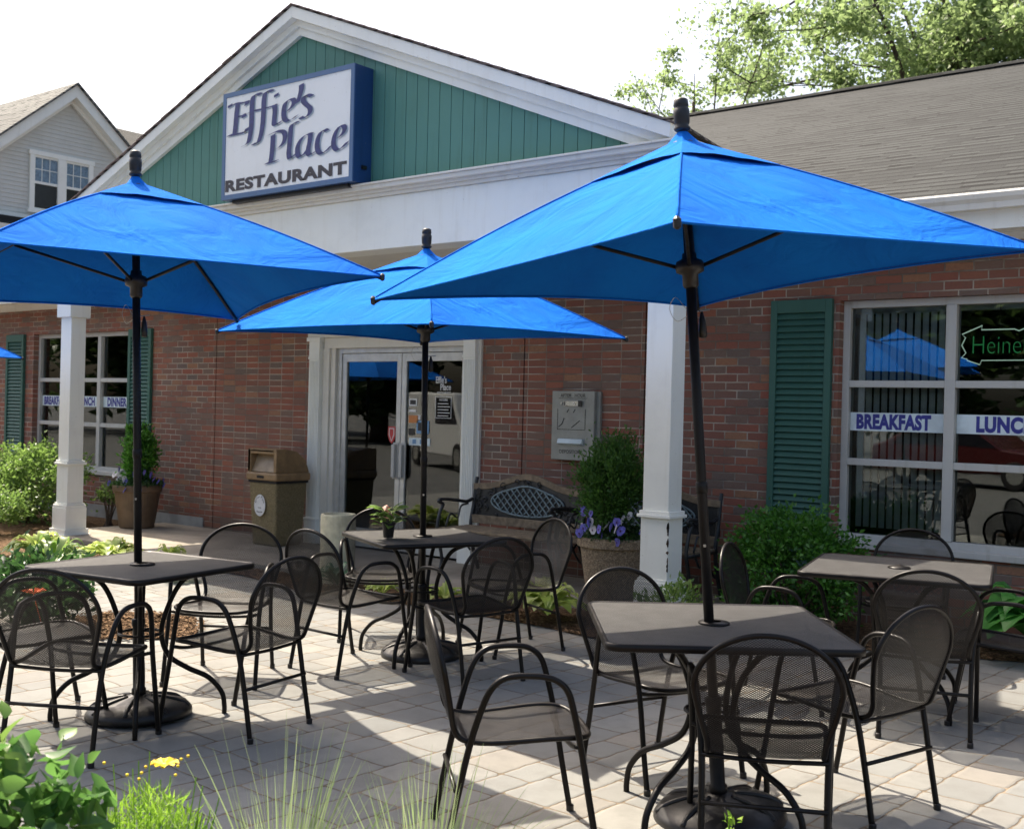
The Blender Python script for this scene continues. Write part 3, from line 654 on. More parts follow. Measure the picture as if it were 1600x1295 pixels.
for p in v:
    a, b = p/mx; vv.append((sgn(120, 1080)[0]*(1-a)+sgn(1112, 920)[0]*a, sy+.0025, (sgn(120, 1126)[1]*(1-a)+sgn(1086, 978)[1]*a)*(1-b)+(sgn(120, 1028)[1]*(1-a)+sgn(1116, 862)[1]*a)*b))
mesh('restaurant_lettering', vv, f, 'ldark', SG)

# ============================================================ NEON SIGN inside the right window
NE = empty('neon_sign', (-2.3, D+.2, 2.0), 'green and white neon beer sign hanging inside the right window', 'neon sign', world=True)
text_nx0, text_nx1 = -2.60, -1.98
v, f = text_geo('Heineken', bold=-.02); mx = v.max(0)
o = mesh('green_tubes', [(-2.585+p[0]/mx[0]*.54, D+.17, 2.015+p[1]/mx[1]*.125) for p in v], f, 'neong', NE)
ol = [(-2.62, 1.975), (-2.66, 1.985), (-2.63, 2.02), (-2.66, 2.075), (-2.635, 2.13), (-2.66, 2.155), (-2.52, 2.215), (-2.525, 2.185), (-2.30, 2.185), (-2.27, 2.172), (-2.24, 2.185), (-2.0, 2.185), (-2.0, 2.215), (-1.86, 2.155), (-1.89, 2.075), (-1.86, 1.985), (-2.0, 1.94), (-2.0, 1.965), (-2.52, 1.965), (-2.53, 1.935), (-2.62, 1.965)]
MB().tube([(x, D+.165, z) for x, z in ol], .0045, 6, closed=True).build('white_tubes', 'neonw', NE)
MB().tube([(-2.4, D+.18, 2.18), (-2.4, D+.18, 2.60)], .003, 5).tube([(-2.1, D+.18, 2.18), (-2.1, D+.18, 2.60)], .003, 5).build('hanging_wire', 'black', NE)

# ============================================================ WALL FITTINGS
DB = empty('deposit_box', (-5.93, D, 1.09), 'grey metal after hours deposit box on the brick wall', 'deposit box', world=True)
x0, x1, z0, z1 = -6.165, -5.705, 1.095, 1.71
MB().box(x0, x1, D-.075, D+.0, z0, z1).build('body', 'boxg', DB, bevel=.006)
MB().box(x1-.0, x1+.035, D-.035, D-.001, z0+.02, z1-.005).build('flange', 'boxg', DB, bevel=.003)
yf = D-.0765
MB().box(-6.03, -5.84, yf-.012, yf, 1.575, 1.622).box(-6.065, -6.045, yf-.01, yf, 1.585, 1.61).build('latch', 'steel', DB, bevel=.003)
MB().box(-5.865, -5.83, yf-.02, yf-.0122, 1.572, 1.625).box(-6.02, -6.01, yf-.014, yf-.0122, 1.58, 1.615).build('lock_knob', 'black', DB)
m = MB(); m.box(-6.09, -5.78, yf-.001, yf, 1.643, 1.646).box(-6.10, -5.80, yf-.001, yf, 1.365, 1.369).box(-5.80, -5.796, yf-.001, yf, 1.369, 1.55).box(-6.10, -6.096, yf-.001, yf, 1.369, 1.55)
for q in ([(-6.09, 1.39), (-6.05, 1.42), (-6.03, 1.47), (-6.01, 1.46)], [(-5.95, 1.385), (-5.90, 1.42), (-5.86, 1.45), (-5.83, 1.43)], [(-6.0, 1.52), (-5.98, 1.55)], [(-5.93, 1.52), (-5.91, 1.55)]):
    for a, b in zip(q, q[1:]): m.prism([(a[0], a[1]), (a[0]+.006, a[1]-.004), (b[0]+.006, b[1]-.004), (b[0], b[1])], 'y', yf-.001, yf)
m.build('engraved_lines', 'gap', DB)
text_fit('box_lettering', 'AFTER   HOUR', -6.07, -5.80, 1.655, 1.685, yf-.0008, 'gap', DB, 0); text_fit('box_lettering', 'DEPOSITORY', -6.07, -5.82, 1.155, 1.187, yf-.0008, 'gap', DB, 0)
MB().prism([(D-.115, 1.245), (D-.0765, 1.225), (D-.0765, 1.285), (D-.10, 1.285)], 'x', -6.075, -5.81).build('drop_slot', 'bann', DB, bevel=.003)
FA = empty('outlet_cover', (-12.26, D, .46), 'grey weatherproof outlet cover low on the brick wall', 'outlet', world=True)
MB().box(-12.30, -12.17, D-.05, D, .41, .49).build('cover', 'alu', FA, bevel=.01); MB().box(-12.31, -12.16, D-.012, D, .395, .505).build('plate', 'boxg', FA)

# ============================================================ CHAIRS
def make_chair():
    t = empty('patio_chair', (0, 0, 0), 'x', 'chair')
    # profile: (y, z, halfwidth) from hoop top to seat front
    prof = []
    for k in range(15):
        z = .85-(.85-.655)*(k/14)**1.6; hw = .238*math.sqrt(max(0, 1-((z-.655)/.195)**2)); yb = -.235-.085*((z-.42)/.43)**1.2
        prof.append((yb, z, hw))
    for k in range(1, 7):
        z = .655-(.655-.475)*k/6; hw = .238-.045*(k/6)**1.2; prof.append((-.235-.085*((z-.42)/.43)**1.2, z, hw))
    prof += [(-.236, .455, .190), (-.226, .435, .189), (-.205, .420, .190), (-.17, .412, .193), (-.11, .410, .200), (-.03, .416, .210), (.05, .424, .218), (.12, .429, .222), (.17, .429, .220), (.205, .426, .205), (.225, .422, .18), (.238, .418, .14), (.245, .415, .08), (.247, .414, 0)]
    n = len(prof); NU = 15; v = []; uv = []; s = 0
    for i, (y, z, hw) in enumerate(prof):
        if i: s += math.dist(prof[i-1][:2], (y, z))
        isback = max(0, min(1, (z-.44)/.2)); 
        for j in range(NU):
            u = -1+2*j/(NU-1); e = 1-u*u; sag = hw/.22
            v.append((hw*u, y-.030*e*isback*sag, z-.012*e*(1-isback)*sag)); uv.append((hw*u, s))
    f = [(i*NU+j, i*NU+j+1, (i+1)*NU+j+1, (i+1)*NU+j) for i in range(n-1) for j in range(NU-1)]
    # flatten the coincident top / front rows by a tiny width
    so = mesh('seat_shell', v, f, 'mesh', t, smooth=True, uvs=uv).modifiers.new('solid', 'SOLIDIFY'); so.thickness = .0022; so.offset = 0; so.use_rim = False
    loop = [(hw, y, z) for y, z, hw in prof]+[(-hw, y, z) for y, z, hw in prof[::-1][1:-1]]
    loop = [p for i, p in enumerate(loop) if i == 0 or math.dist(p, loop[i-1]) > .006]
    MB().tube(spline(loop, 2, True), .0105, 8, closed=True).build('rim_tube', 'frame', t, smooth=True)
    for s_ in (-1, 1):
        pts = [(s_*.205, -.262, .0), (s_*.203, -.225, .20), (s_*.207, -.185, .40), (s_*.222, -.145, .545), (s_*.232, -.115, .612), (s_*.240, -.075, .646), (s_*.247, -.02, .656), (s_*.256, .055, .654), (s_*.259, .10, .640), (s_*.259, .135, .607), (s_*.256, .157, .545), (s_*.248, .190, .40), (s_*.250, .225, .20), (s_*.252, .262, 0)]
        MB().tube(spline(pts, 5), .0118, 8).build('arm_and_legs', 'frame', t, smooth=True)
        for q in (pts[0], pts[-1]): MB().lathe([(.0105, 0), (.0145, .001), (.0145, .022), (.011, .026)], q, 10).build('foot_cap', 'black', t)
    MB().tube([(-.205, -.228, .245), (.205, -.228, .245)], .0085, 8).build('stretcher', 'frame', t, smooth=True)
    MB().tube(spline([(-.25, .178, .405), (-.17, .172, .388), (0, .170, .380), (.17, .172, .388), (.25, .178, .405)], 4), .0085, 8).build('seat_support', 'frame', t, smooth=True)
    MB().tube(spline([(-.207, -.19, .400), (0, -.186, .392), (.207, -.19, .400)], 3), .0085, 8).build('seat_support', 'frame', t, smooth=True)
    for c_ in t.children: c_.scale = (1, 1, .962)
    return t
chairs = [
 (-4.61, 2.79, 120, 'patio chair at the left umbrella table, its back to us, behind the broad leaves'),
 (-5.15, 2.90, 75, 'patio chair cut off by the left edge, half hidden behind another chair'),
 (-5.22, 4.04, -55, 'metal patio chair behind the right corner of the left umbrella table, facing us'),
 (-4.39, 3.49, 189, 'metal patio chair on the right of the left umbrella table, facing left in full sun'),
 (-4.92, 4.70, 88, 'patio chair left of the table with potted plant, facing away'),
 (-5.47, 5.50, -45, 'metal patio chair behind the potted plant table, in front of the entrance doors'),
 (-4.27, 5.01, 166, 'dark patio chair in front of the table with potted plant, facing left'),
 (-4.57, 5.80, 248, 'patio chair with sunlit backrest right of the table with potted plant'),
 (-2.53, 3.24, 47, 'patio chair nearest the ornamental grass, seen from its side with empty arms'),
 (-2.56, 4.28, -21, 'patio chair behind the left corner of the nearest table'),
 (-1.79, 3.70, 118, 'largest patio chair, its whole mesh back to us at the nearest table'),
 (-1.78, 4.46, 165, 'patio chair on the right side of the nearest table, facing left'),
 (-2.70, 5.80, 12, 'metal patio chair left of the table without umbrella, beside the green shrub'),
 (-2.51, 7.13, -78, 'metal patio chair behind the table without umbrella, under the large window'),
 (-1.92, 5.74, 109, 'patio chair in front of the table without umbrella, its back to us'),
 (-1.66, 6.20, 194, 'patio chair cut off by the right edge, facing left'),
]
proto = make_chair()
for i, (x, y, h, lab) in enumerate(chairs):
    o = proto if i == 0 else copy_tree(proto)
    o.location = (x, y, .001); o.rotation_euler = (0, 0, R(h-90)); tag(o, lab, 'chair', 'black mesh chairs round the patio tables')

# ============================================================ TABLES
def make_table(size, cap=False):
    t = empty('patio_table', (0, 0, 0), 'x', 'table'); h = size/2; r = .055; H = .735
    def rr_(hh, r, n=6):
        o = []
        for cx, cy, a0 in ((hh-r, hh-r, 0), (-hh+r, hh-r, 90), (-hh+r, -hh+r, 180), (hh-r, -hh+r, 270)):
            for k in range(n+1): a = R(a0+90*k/n); o.append((cx+r*math.cos(a), cy+r*math.sin(a)))
        return o
    inn = rr_(h-.012, r-.01); N = len(inn)
    v = [(x, y, H-.002) for x, y in inn]; hole = [(.028*math.cos(2*math.pi*k/N), .028*math.sin(2*math.pi*k/N), H-.002) for k in range(N)]
    v += hole; f = [(k, (k+1) % N, N+(k+1) % N, N+k) for k in range(N)]
    so = mesh('top_panel', v, f, 'meshtop', t, uvs=[(a, b) for a, b, c in v]).modifiers.new('solid', 'SOLIDIFY'); so.thickness = .002; so.offset = -1; so.use_rim = False
    out = rr_(h, r); m = MB()
    rings = [(rr_(h-.016, r-.012), H-.003), (rr_(h-.008, r-.005), H+.003), (out, H-.002), (out, H-.024), (rr_(h-.007, r-.004), H-.026), (rr_(h-.007, r-.004), H-.006)]
    vv = [(x, y, z) for pl, z in rings for x, y in pl]; ff = []
    for i in range(len(rings)-1):
        for k in range(N): ff.append((i*N+k, i*N+(k+1) % N, (i+1)*N+(k+1) % N, (i+1)*N+k))
    m.add(vv, ff).build('rim', 'frame', t, smooth=True)
    MB().lathe([(.026, H-.03), (.048, H-.02), (.060, H), (.058, H+.006), (.027, H+.008)] if not cap else [(.05, H-.03), (.06, H), (.056, H+.006), (.03, H+.010), (.012, H+.018), (.001, H+.019)], (0, 0, 0), 22, cap=False).build('centre_ring' if not cap else 'hole_cap', 'frame', t, smooth=True)
    s = size/.9
    for k in range(4):
        a = R(45+90*k); ca, sa = math.cos(a), math.sin(a)
        P = [(.36*s, H-.035), (.30*s, H-.045), (.21*s, H-.09), (.125, H-.20), (.095, H-.33), (.13, H-.44), (.22, H-.505), (.32, H-.555), (.385, H-.63), (.40, H-.70), (.40, 0)]
        MB().tube([(p[0]*ca, p[0]*sa, p[1]) for p in spline(P, 6)], .0125, 8).build('leg', 'frame', t, smooth=True)
        P2 = [(.43*s, H-.03), (.40*s, H-.16), (.30*s, H-.40), (.25, H-.52)]
        MB().tube([(.40*s*ca, .40*s*sa, H-.028), (.10*ca, .10*sa, H-.028)], .009, 6).build('brace', 'frame', t, smooth=True)
    MB().tube([(.10*math.cos(2*math.pi*k/20), .10*math.sin(2*math.pi*k/20), H-.33) for k in range(20)], .007, 6, closed=True).build('leg_ring', 'frame', t, smooth=True)
    return t
tb = make_table(.78); tb.location = (-4.84, 3.25, .001); tb.rotation_euler.z = R(54-45); tag(tb, 'square black mesh table under the left blue umbrella', 'table', 'square mesh patio tables')
t2 = make_table(.80); t2.location = (-4.83, 5.22, .001); t2.rotation_euler.z = R(21-45); tag(t2, 'square black mesh table with a small potted plant on it, under the middle umbrella', 'table', 'square mesh patio tables')
t3 = make_table(.90); t3.location = (-2.10, 3.90, .001); t3.rotation_euler.z = R(84-45); tag(t3, 'square black mesh table nearest the camera, under the largest looking right umbrella', 'table', 'square mesh patio tables')
t4 = make_table(.93, True); t4.location = (-2.19, 6.10, .001); t4.rotation_euler.z = R(60-45); tag(t4, 'square mesh table without an umbrella in front of the large window', 'table', 'square mesh patio tables')

# ============================================================ UMBRELLAS
def make_umbrella():
    u = empty('patio_umbrella', (0, 0, 0), 'x', 'umbrella')
    DG, HC, HA, HH = 1.251, 2.038, 2.56, 2.06
    MB().lathe([(.019, .10), (.019, 2.58)], n=16).build('pole', 'pole', u, smooth=True)
    MB().lathe([(.021, 1.22), (.0225, 1.222), (.0225, 1.26), (.021, 1.262)], n=16).build('pole_joint', 'pole', u, smooth=True)
    MB().lathe([(.012, 2.572), (.030, 2.585), (.032, 2.592), (.024, 2.600), (.029, 2.610), (.031, 2.645), (.0305, 2.662), (.027, 2.665), (.027, 2.672), (.029, 2.676), (.027, 2.698), (.018, 2.704)], n=20).build('finial', 'black', u, smooth=True)
    MB().lathe([(.024, HH-.07), (.030, HH-.06), (.030, HH-.02), (.052, HH-.01), (.055, HH+.012), (.050, HH+.03), (.028, HH+.04), (.026, HH+.06)], n=20).build('runner_hub', 'black', u, smooth=True)
    MB().lathe([(.024, 2.50), (.045, 2.51), (.045, 2.535), (.025, 2.55)], n=20).build('top_hub', 'black', u, smooth=True)
    def rib(t): # radial distance, height
        return (DG*t, HA-.02+(HC-HA+.02)*t + .024*math.sin(math.pi*t))
    NSEG = 14
    # canopy: 4 panels between corner ribs
    V = []; F = []; NB = 14
    def point(k, t, w_):
        # k panel, t radial 0..1, w 0..1 across
        a0, a1 = k*math.pi/2, (k+1)*math.pi/2; r, z = rib(t)
        p0 = np.array([r*math.cos(a0), r*math.sin(a0), z]); p1 = np.array([r*math.cos(a1), r*math.sin(a1), z]); p = p0*(1-w_)+p1*w_
        bow = 4*w_*(1-w_); mid = (a0+a1)/2
        p -= np.array([math.cos(mid), math.sin(mid), 0])*bow*.095*t**2.2
        p[2] += -.050*bow*t*(1-.45*t) + .045*bow*t**3
        # slack ripples next to the corners
        e = abs(w_-.5)*2
        p[2] += (1-t**5)*.007*math.sin(t*17+k*2+w_*9)*bow*t + .010*(1-t**5)*math.sin(w_*31+k+2*t)*e*(1-e)*t*2
        return p
    T0 = .17
    ts = [T0+(1-T0)*i/NSEG for i in range(NSEG+1)]
    for k in range(4):
        b = len(V)
        for t_ in ts:
            for j in range(NB+1): V.append(tuple(point(k, t_, j/NB)))
        for i in range(NSEG):
            for j in range(NB): F.append((b+i*(NB+1)+j, b+(i+1)*(NB+1)+j, b+(i+1)*(NB+1)+j+1, b+i*(NB+1)+j+1))
    can = mesh('canopy', V, F, 'canvas', u, smooth=True)
    
    # mark seams along ribs sharp
    hem = []
    for k in range(4):
        for j in range(NB): p = point(k, 1., j/NB); hem.append((p[0], p[1], p[2]-.004))
    MB().tube(hem, .0045, 5, closed=True).build('hem', 'canvas', u, smooth=True)
    # vent cap
    V = []; F = []; TV = .285; NV = 6
    for k in range(4):
        b = len(V)
        for i in range(NV+1):
            t_ = TV*i/NV
            for j in range(9):
                w_ = j/8; p = point(k, t_, w_) if i else point(k, 0.0, 0); bow = 4*w_*(1-w_)
                p = np.array(p); mid = (k+.5)*math.pi/2
                p[2] += .018 - .012*i/NV + .020*bow*(i/NV)**2+.012*bow*(i/NV)
                p -= np.array([math.cos(mid), math.sin(mid), 0])*bow*.03*(i/NV)**2
                if i == 0: p = np.array([.02*math.cos((k+w_)*math.pi/2), .02*math.sin((k+w_)*math.pi/2), HA+.016])
                V.append(tuple(p))
        for i in range(NV):
            for j in range(8): F.append((b+i*9+j, b+(i+1)*9+j, b+(i+1)*9+j+1, b+i*9+j+1))
    mesh('vent_cap', V, F, 'canvas', u, smooth=True)
    for k in range(4):
        a = k*math.pi/2; ca, sa = math.cos(a), math.sin(a)
        P = [(rib(t_)[0]*ca, rib(t_)[0]*sa, rib(t_)[1]-.014) for t_ in [.02+.975*i/10 for i in range(11)]]
        rb = MB().tube(P, .0085, 6).build('rib', 'pole', u, smooth=True)
        MB().tube([(rib(t_)[0]*ca, rib(t_)[0]*sa, rib(t_)[1]+.001) for t_ in [.17+.82*i/10 for i in range(11)]], .0042, 6).build('seam', 'canvas', can, smooth=True)
        r5, z5 = rib(.52); MB().tube([(.045*ca, .045*sa, HH+.01), (r5*ca, r5*sa, z5-.025)], .0075, 6).build('strut', 'pole', rb, smooth=True)
        r1, z1 = rib(1.); MB().lathe([(.004, -.018), (.011, -.012), (.012, .010), (.005, .018)], (r1*ca, r1*sa, z1-.006), 8).build('rib_tip', 'black', rb)
    # pull pin, cord and pole details
    MB().tube([(.015, 0, 1.90), (.065, .01, 1.905)], .0025, 5).build('pin', 'steel', u)
    MB().tube(spline([(-.02, 0, 1.91), (-.06, .01, 1.96), (-.085, .02, 1.92), (-.06, .01, 1.87), (-.02, 0, 1.885)], 5), .0013, 4).build('pin_cord', 'steel', u)
    MB().lathe([(.005, 1.80), (.0155, 1.805), (.016, 1.83), (.012, 1.87), (.004, 1.90)], (.035, .012, 0), 8).build('crank_knob', 'black', u, smooth=True)
    MB().lathe([(.001, 1.02), (.005, 1.02), (.005, 1.03), (.001, 1.03)], (.0, -.019, 0), 6).build('rivet', 'steel', u)
    # base
    def lob(a, r, z): return 1.0
    bs = MB().lathe([(.245, 0), (.250, .012), (.248, .030), (.236, .046), (.232, .048), (.222, .060), (.15, .080), (.07, .096), (.045, .102), (.042, .104)], n=56).build('base', 'black', u, smooth=True)
    for k in range(8):
        a = R(45*k+12); P = [(.06*math.cos(a), .06*math.sin(a), .096), (.14*math.cos(a), .14*math.sin(a), .084), (.20*math.cos(a), .20*math.sin(a), .067), (.238*math.cos(a), .238*math.sin(a), .040)]
        MB().tube(spline(P, 4), .011, 8, rad=None).build('base_rib', 'black', bs, smooth=True)
    MB().lathe([(.034, .095), (.034, .13), (.028, .135), (.028, .42), (.032, .43), (.032, .455), (.024, .46)], n=18).build('base_tube', 'pole', u, smooth=True)
    MB().tube([(.028, 0, .40), (.065, 0, .40)], .006, 6).tube([(.065, 0, .385), (.065, 0, .418)], .011, 8).build('clamp_knob', 'black', u)
    return u
umb = make_umbrella()
UM = [(-4.853, 3.26, -.066, .009, .509, .057, 'large blue square umbrella at the left, in front of the gable sign', 1),
      (-4.825, 5.229, .004, -.022, .772, -.079, 'middle blue umbrella in front of the entrance doors, lowest of the three whole ones', 1),
      (-2.059, 3.908, -.069, -.038, .49, .023, 'largest looking blue umbrella at the right, leaning over the nearest table', 1),
      (-12.0, 5.2, .0, .0, .66, -.14, 'blue umbrella mostly outside the left edge, only a corner of it showing', 1)]
for i, (x, y, tx, ty, az, dh, lab, s) in enumerate(UM):
    o = umb if i == 0 else copy_tree(umb)
    ax = Vector((tx, ty, 1)).normalized(); e1 = Vector((math.cos(az), math.sin(az), 0)); e1 = (e1-ax*e1.dot(ax)).normalized(); e2 = ax.cross(e1)
    mt = Matrix(((e1.x, e2.x, ax.x, x), (e1.y, e2.y, ax.y, y), (e1.z, e2.z, ax.z, 0), (0, 0, 0, 1)))
    k = (2.56+dh)/2.56
    o.matrix_world = mt @ Matrix.Diagonal((1, 1, k, 1)); tag(o, lab, 'umbrella', 'blue patio umbrellas')

# ============================================================ BENCHES
def make_bench():
    t = empty('garden_bench', (0, 0, 0), 'x', 'bench'); W = .62
    def arch(x): return .80+.115*math.exp(-(x/.30)**2)
    P = [(-W+2*W*i/28) for i in range(29)]
    m = MB(); up_ = [(x, arch(x)) for x in P]; lo = [(x, arch(x)-.055) for x in P[::-1]]
    v = [(x, .155, z) for x, z in up_]+[(x, .155, z) for x, z in lo[::-1]]+[(x, .19, z) for x, z in up_]+[(x, .19, z) for x, z in lo[::-1]]; n = 29; f = []
    for i in range(n-1): f += [(i, n+i, n+i+1, i+1), (2*n+i, 2*n+i+1, 3*n+i+1, 3*n+i), (i, i+1, 2*n+i+1, 2*n+i), (n+i, 3*n+i, 3*n+i+1, n+i+1)]
    f += [(0, 2*n, 3*n, n), (n-1, 2*n-1, 4*n-1, 3*n-1)]
    m.add(v, f).build('top_rail', 'wood', t, bevel=.004)
    MB().box(-W, W, .12, .155, .445, .52).build('lower_rail', 'wood', t, bevel=.004)
    bk = MB()
    # scroll work outside the oval, lattice inside
    def oval(a, k=1.): 
        x = .40*k*math.cos(a); z = .655+(.115*k+.035*k*math.cos(a)**0*max(0, math.sin(a))*math.exp(-(x/.2)**2))*math.sin(a); return x, z
    bk.tube([(oval(2*math.pi*i/48)[0], .155, oval(2*math.pi*i/48)[1]) for i in range(48)], .009, 6, closed=True)
    bk.build('oval_ring', 'lattice', t, smooth=True)
    la = MB()
    def inside(x, z): return (x/.39)**2+((z-.665)/.125)**2 < 1
    for s in (-1, 1):
        for k in range(-9, 10):
            x0 = k*.072; pts = []
            for i in range(41):
                q = -.17+.34*i/40; x = x0+s*q*.95; z = .665+q
                if inside(x, z): pts.append((x, .153+.006*s, z))
            if len(pts) > 2: la.tube([pts[0], pts[-1]], .0065, 5)
    la.build('lattice', 'lattice', t)
    pz = [(x, arch(x)-.05) for x in P]; MB().prism([(-W, .515), (W, .515)]+pz[::-1], 'y', .166, .172).build('cast_panel', 'iron', t)
    sc = MB(); rs = random.Random(9)
    for i in range(60):
        x = rs.uniform(-W+.03, W-.03); z = rs.uniform(.53, arch(x)-.06)
        if (x/.43)**2+((z-.665)/.155)**2 < 1: continue
        r = .022+rs.random()*.018; a0 = rs.random()*6.28
        sc.tube([(x+r*(1-.11*k)*math.cos(a0+k*.9), .155, z+r*(1-.11*k)*math.sin(a0+k*.9)) for k in range(8)], .0055, 5)
    sc.build('scroll_work', 'iron', t)
    for k in range(5): MB().box(-W, W, -.30+k*.085, -.30+k*.085+.062, .405, .428).build('seat_slat', 'wood', t, bevel=.004)
    for s in (-1, 1):
        x = s*(W-.01); m = MB()
        m.tube(spline([(x, .24, .02), (x, .16, .22), (x, .12, .42), (x, .16, .62), (x, .185, .80), (x, .20, .855)], 5), .017, 8)
        m.tube(spline([(x, -.30, .02), (x, -.26, .14), (x, -.30, .30), (x, -.33, .42), (x, -.30, .56), (x, -.26, .63), (x, -.32, .655), (x, -.28, .675), (x, -.10, .66), (x, .05, .64), (x, .14, .66)], 5), .015, 8)
        m.tube([(x, -.32, .40), (x, .14, .40)], .015, 8).tube(spline([(x, -.2, .40), (x, -.12, .30), (x, -.02, .36), (x, .04, .28), (x, .12, .20)], 4), .010, 6)
        m.tube(spline([(x, -.22, .42), (x, -.16, .54), (x, -.06, .50), (x, -.02, .60), (x, .08, .62)], 4), .009, 6)
        m.build('side_frame', 'iron', t, smooth=True)
    return t
b1 = make_bench(); b1.location = (-6.17, 7.84, .055); tag(b1, 'wood and cast iron bench beside the entrance, its arched lattice back in view', 'bench', 'cast iron garden benches')
b2 = copy_tree(b1); b2.location = (-4.95, 7.93, .055); tag(b2, 'wood and cast iron bench mostly hidden behind the right planter and column', 'bench', 'cast iron garden benches')

# ============================================================ WASTE BIN, ASH URN
tr = empty('waste_bin', (-9.46, 7.97, .055), 'brown pebbled waste bin with domed lid and round white badge, left of the doors', 'waste bin')
def rbox(m, x0, x1, y0, y1, z0, z1, t0=0., t1=0.):
    return m.add([(x0+t0, y0+t0, z0), (x1-t0, y0+t0, z0), (x1-t0, y1-t0, z0), (x0+t0, y1-t0, z0), (x0+t1, y0+t1, z1), (x1-t1, y0+t1, z1), (x1-t1, y1-t1, z1), (x0+t1, y1-t1, z1)], [(0, 3, 2, 1), (4, 5, 6, 7), (0, 1, 5, 4), (1, 2, 6, 5), (2, 3, 7, 6), (3, 0, 4, 7)])
rbox(MB(), -.22, .22, -.21, .21, 0, .66, .035, 0).build('body', 'trash', tr, bevel=.02)
m = MB(); rbox(m, -.245, .245, -.235, .235, .68, .765).build('lid_band', 'lid', tr, bevel=.02)
MB().box(-.225, .225, -.215, .215, .655, .685).build('shadow_gap', 'gap', tr)
m = MB()
m.prism([(-.225, .765), (-.225, 1.0), (-.19, 1.0), (-.19, .80), (-.19, .765)], 'y', -.225, -.20)  # left cheek front
m.build('hood_edge', 'lid', tr)
hd = MB(); pf = [(-.225, .766), (-.225, 1.005), (-.12, 1.012), (.05, .985), (.17, .90), (.225, .766)]
hd.prism([(y, z) for y, z in pf], 'x', .185, .228).prism([(y, z) for y, z in pf], 'x', -.228, -.185)
top = [(-.225, 1.005), (-.12, 1.012), (.05, .985), (.17, .90), (.225, .766)]
for a, b in zip(top, top[1:]): hd.prism([(a[0], a[1]-.03), (a[0], a[1]-.001), (b[0], b[1]-.001), (b[0], b[1]-.03)], 'x', -.185, .185)
hd.box(-.185, .185, -.225, -.20, .955, 1.0)
hd.build('hood', 'lid', tr, bevel=.006)
MB().prism([(-.20, .77), (-.17, .77), (-.10, .96), (-.125, .965)], 'x', -.184, .184).build('flap', plain('bin_flap', (.30, .22, .14), .45, .25, 7.), tr)
MB().box(-.06, .05, -.2385, -.2352, .705, .73).build('lid_slot', 'gap', tr)
bd_ = MB().prism([(-.03+.088*math.cos(2*math.pi*i/40), .42+.112*math.sin(2*math.pi*i/40)) for i in range(40)][::-1], 'y', -.2155, -.2125)
bdg = bd_.build('badge', 'decalw', tr)
for k, chr_ in enumerate("Effie's Place"):
    if chr_ == ' ': continue
    a = R(158-136*k/12); v, f = text_geo(chr_ if chr_ != "'" else "'", bold=.02); sc_ = .028 if chr_ not in "E'P" else .03
    cx_, cz_ = -.03+.066*math.cos(a), .42+.086*math.sin(a); ra = a-math.pi/2
    if chr_ == "'": sc_ *= 1
    vv = [(cx_+((p[0]-.28)*math.cos(ra)-(p[1]-.2)*math.sin(ra))*sc_, -.2162, cz_+((p[0]-.28)*math.sin(ra)+(p[1]-.2)*math.cos(ra))*sc_*1.2) for p in v]
    mesh('badge_lettering', vv, f, 'decalk', bdg)
v, f = text_geo('Restaurant', bold=.02); mx = v.max(0); mesh('badge_lettering', [(-.075+p[0]/mx[0]*.09, -.2162, .345+p[1]/mx[1]*.018) for p in v], f, 'decalk', bdg)
v, f = text_geo('Family', bold=.02); mx = v.max(0); mesh('badge_lettering', [(-.055+p[0]/mx[0]*.05, -.2162, .385+p[1]/mx[1]*.018) for p in v], f, 'decalk', bdg)

ur = empty('ash_urn', (-7.31, 6.83, 0), 'round beige cylindrical ash urn behind the table with potted plant', 'ash urn')
MB().lathe([(.148, 0), (.150, .02), (.150, .585), (.146, .60), (.128, .60), (.124, .575), (.122, .54)], n=36).build('body', 'ash', ur, smooth=False)
MB().lathe([(.1215, .53), (.1215, .541), (0.001, .545)], n=30).build('sand', 'concrete', ur)

# ============================================================ PLANTS
def ball(name, label, cat, loc, r, n, mat, L, W, nc, cr, seed, z0=.05, twigs=14, group=None, world=False, parent=None, nm='foliage', shell=.45, upb=.3, flat=.8):
    rs = np.random.RandomState(seed)
    t = parent or empty(name, loc, label, cat, group=group)
    c = (0, 0, z0+r[2]); P, cc = clumps(rs, n, c, r, nc, cr, shell, flat); P = P[P[:, 2] > .01]; n = len(P)
    d, s = rot_leaves(rs, n, upb); out = P-np.array(c); out /= np.linalg.norm(out, axis=1)[:, None]+1e-6; d = d*.75+out*.6; d /= np.linalg.norm(d, axis=1)[:, None]
    s = np.cross(d, rs.normal(size=(n, 3))); s /= np.linalg.norm(s, axis=1)[:, None]
    leaf_mesh(nm, P, d, s, L*(.6+.8*rs.rand(n)), W*(.6+.8*rs.rand(n)), mat, t)
    m = MB()
    for k in range(min(twigs, len(cc))):
        q = cc[k]; m.tube([(rs.normal()*.03, rs.normal()*.03, 0), (q[0]*.4, q[1]*.4, q[2]*.45), tuple(q)], .006, 5, rad=[.011, .008, .003])
    m.build('stems', 'bark', t)
    return t
ball('green_shrub', 'rounded glossy green shrub under the large right window', 'shrub', (-3.55, 7.72, 0), (.50, .36, .40), 9000, 'l_box', .040, .024, 70, .14, 1)
rs_ = np.random.RandomState(8)
ball('green_shrub', 'large light green shrub behind the left white column', 'shrub', (-13.35, 7.35, 0), (.85, .55, .44), 9000, 'l_lime', .055, .034, 70, .2, 2)
ball('green_shrub', 'yellowish low shrub at the left edge in front of the larger shrub', 'shrub', (-12.5, 6.35, 0), (.42, .38, .26), 3000, 'l_lime', .05, .028, 30, .14, 3, flat=1.0)
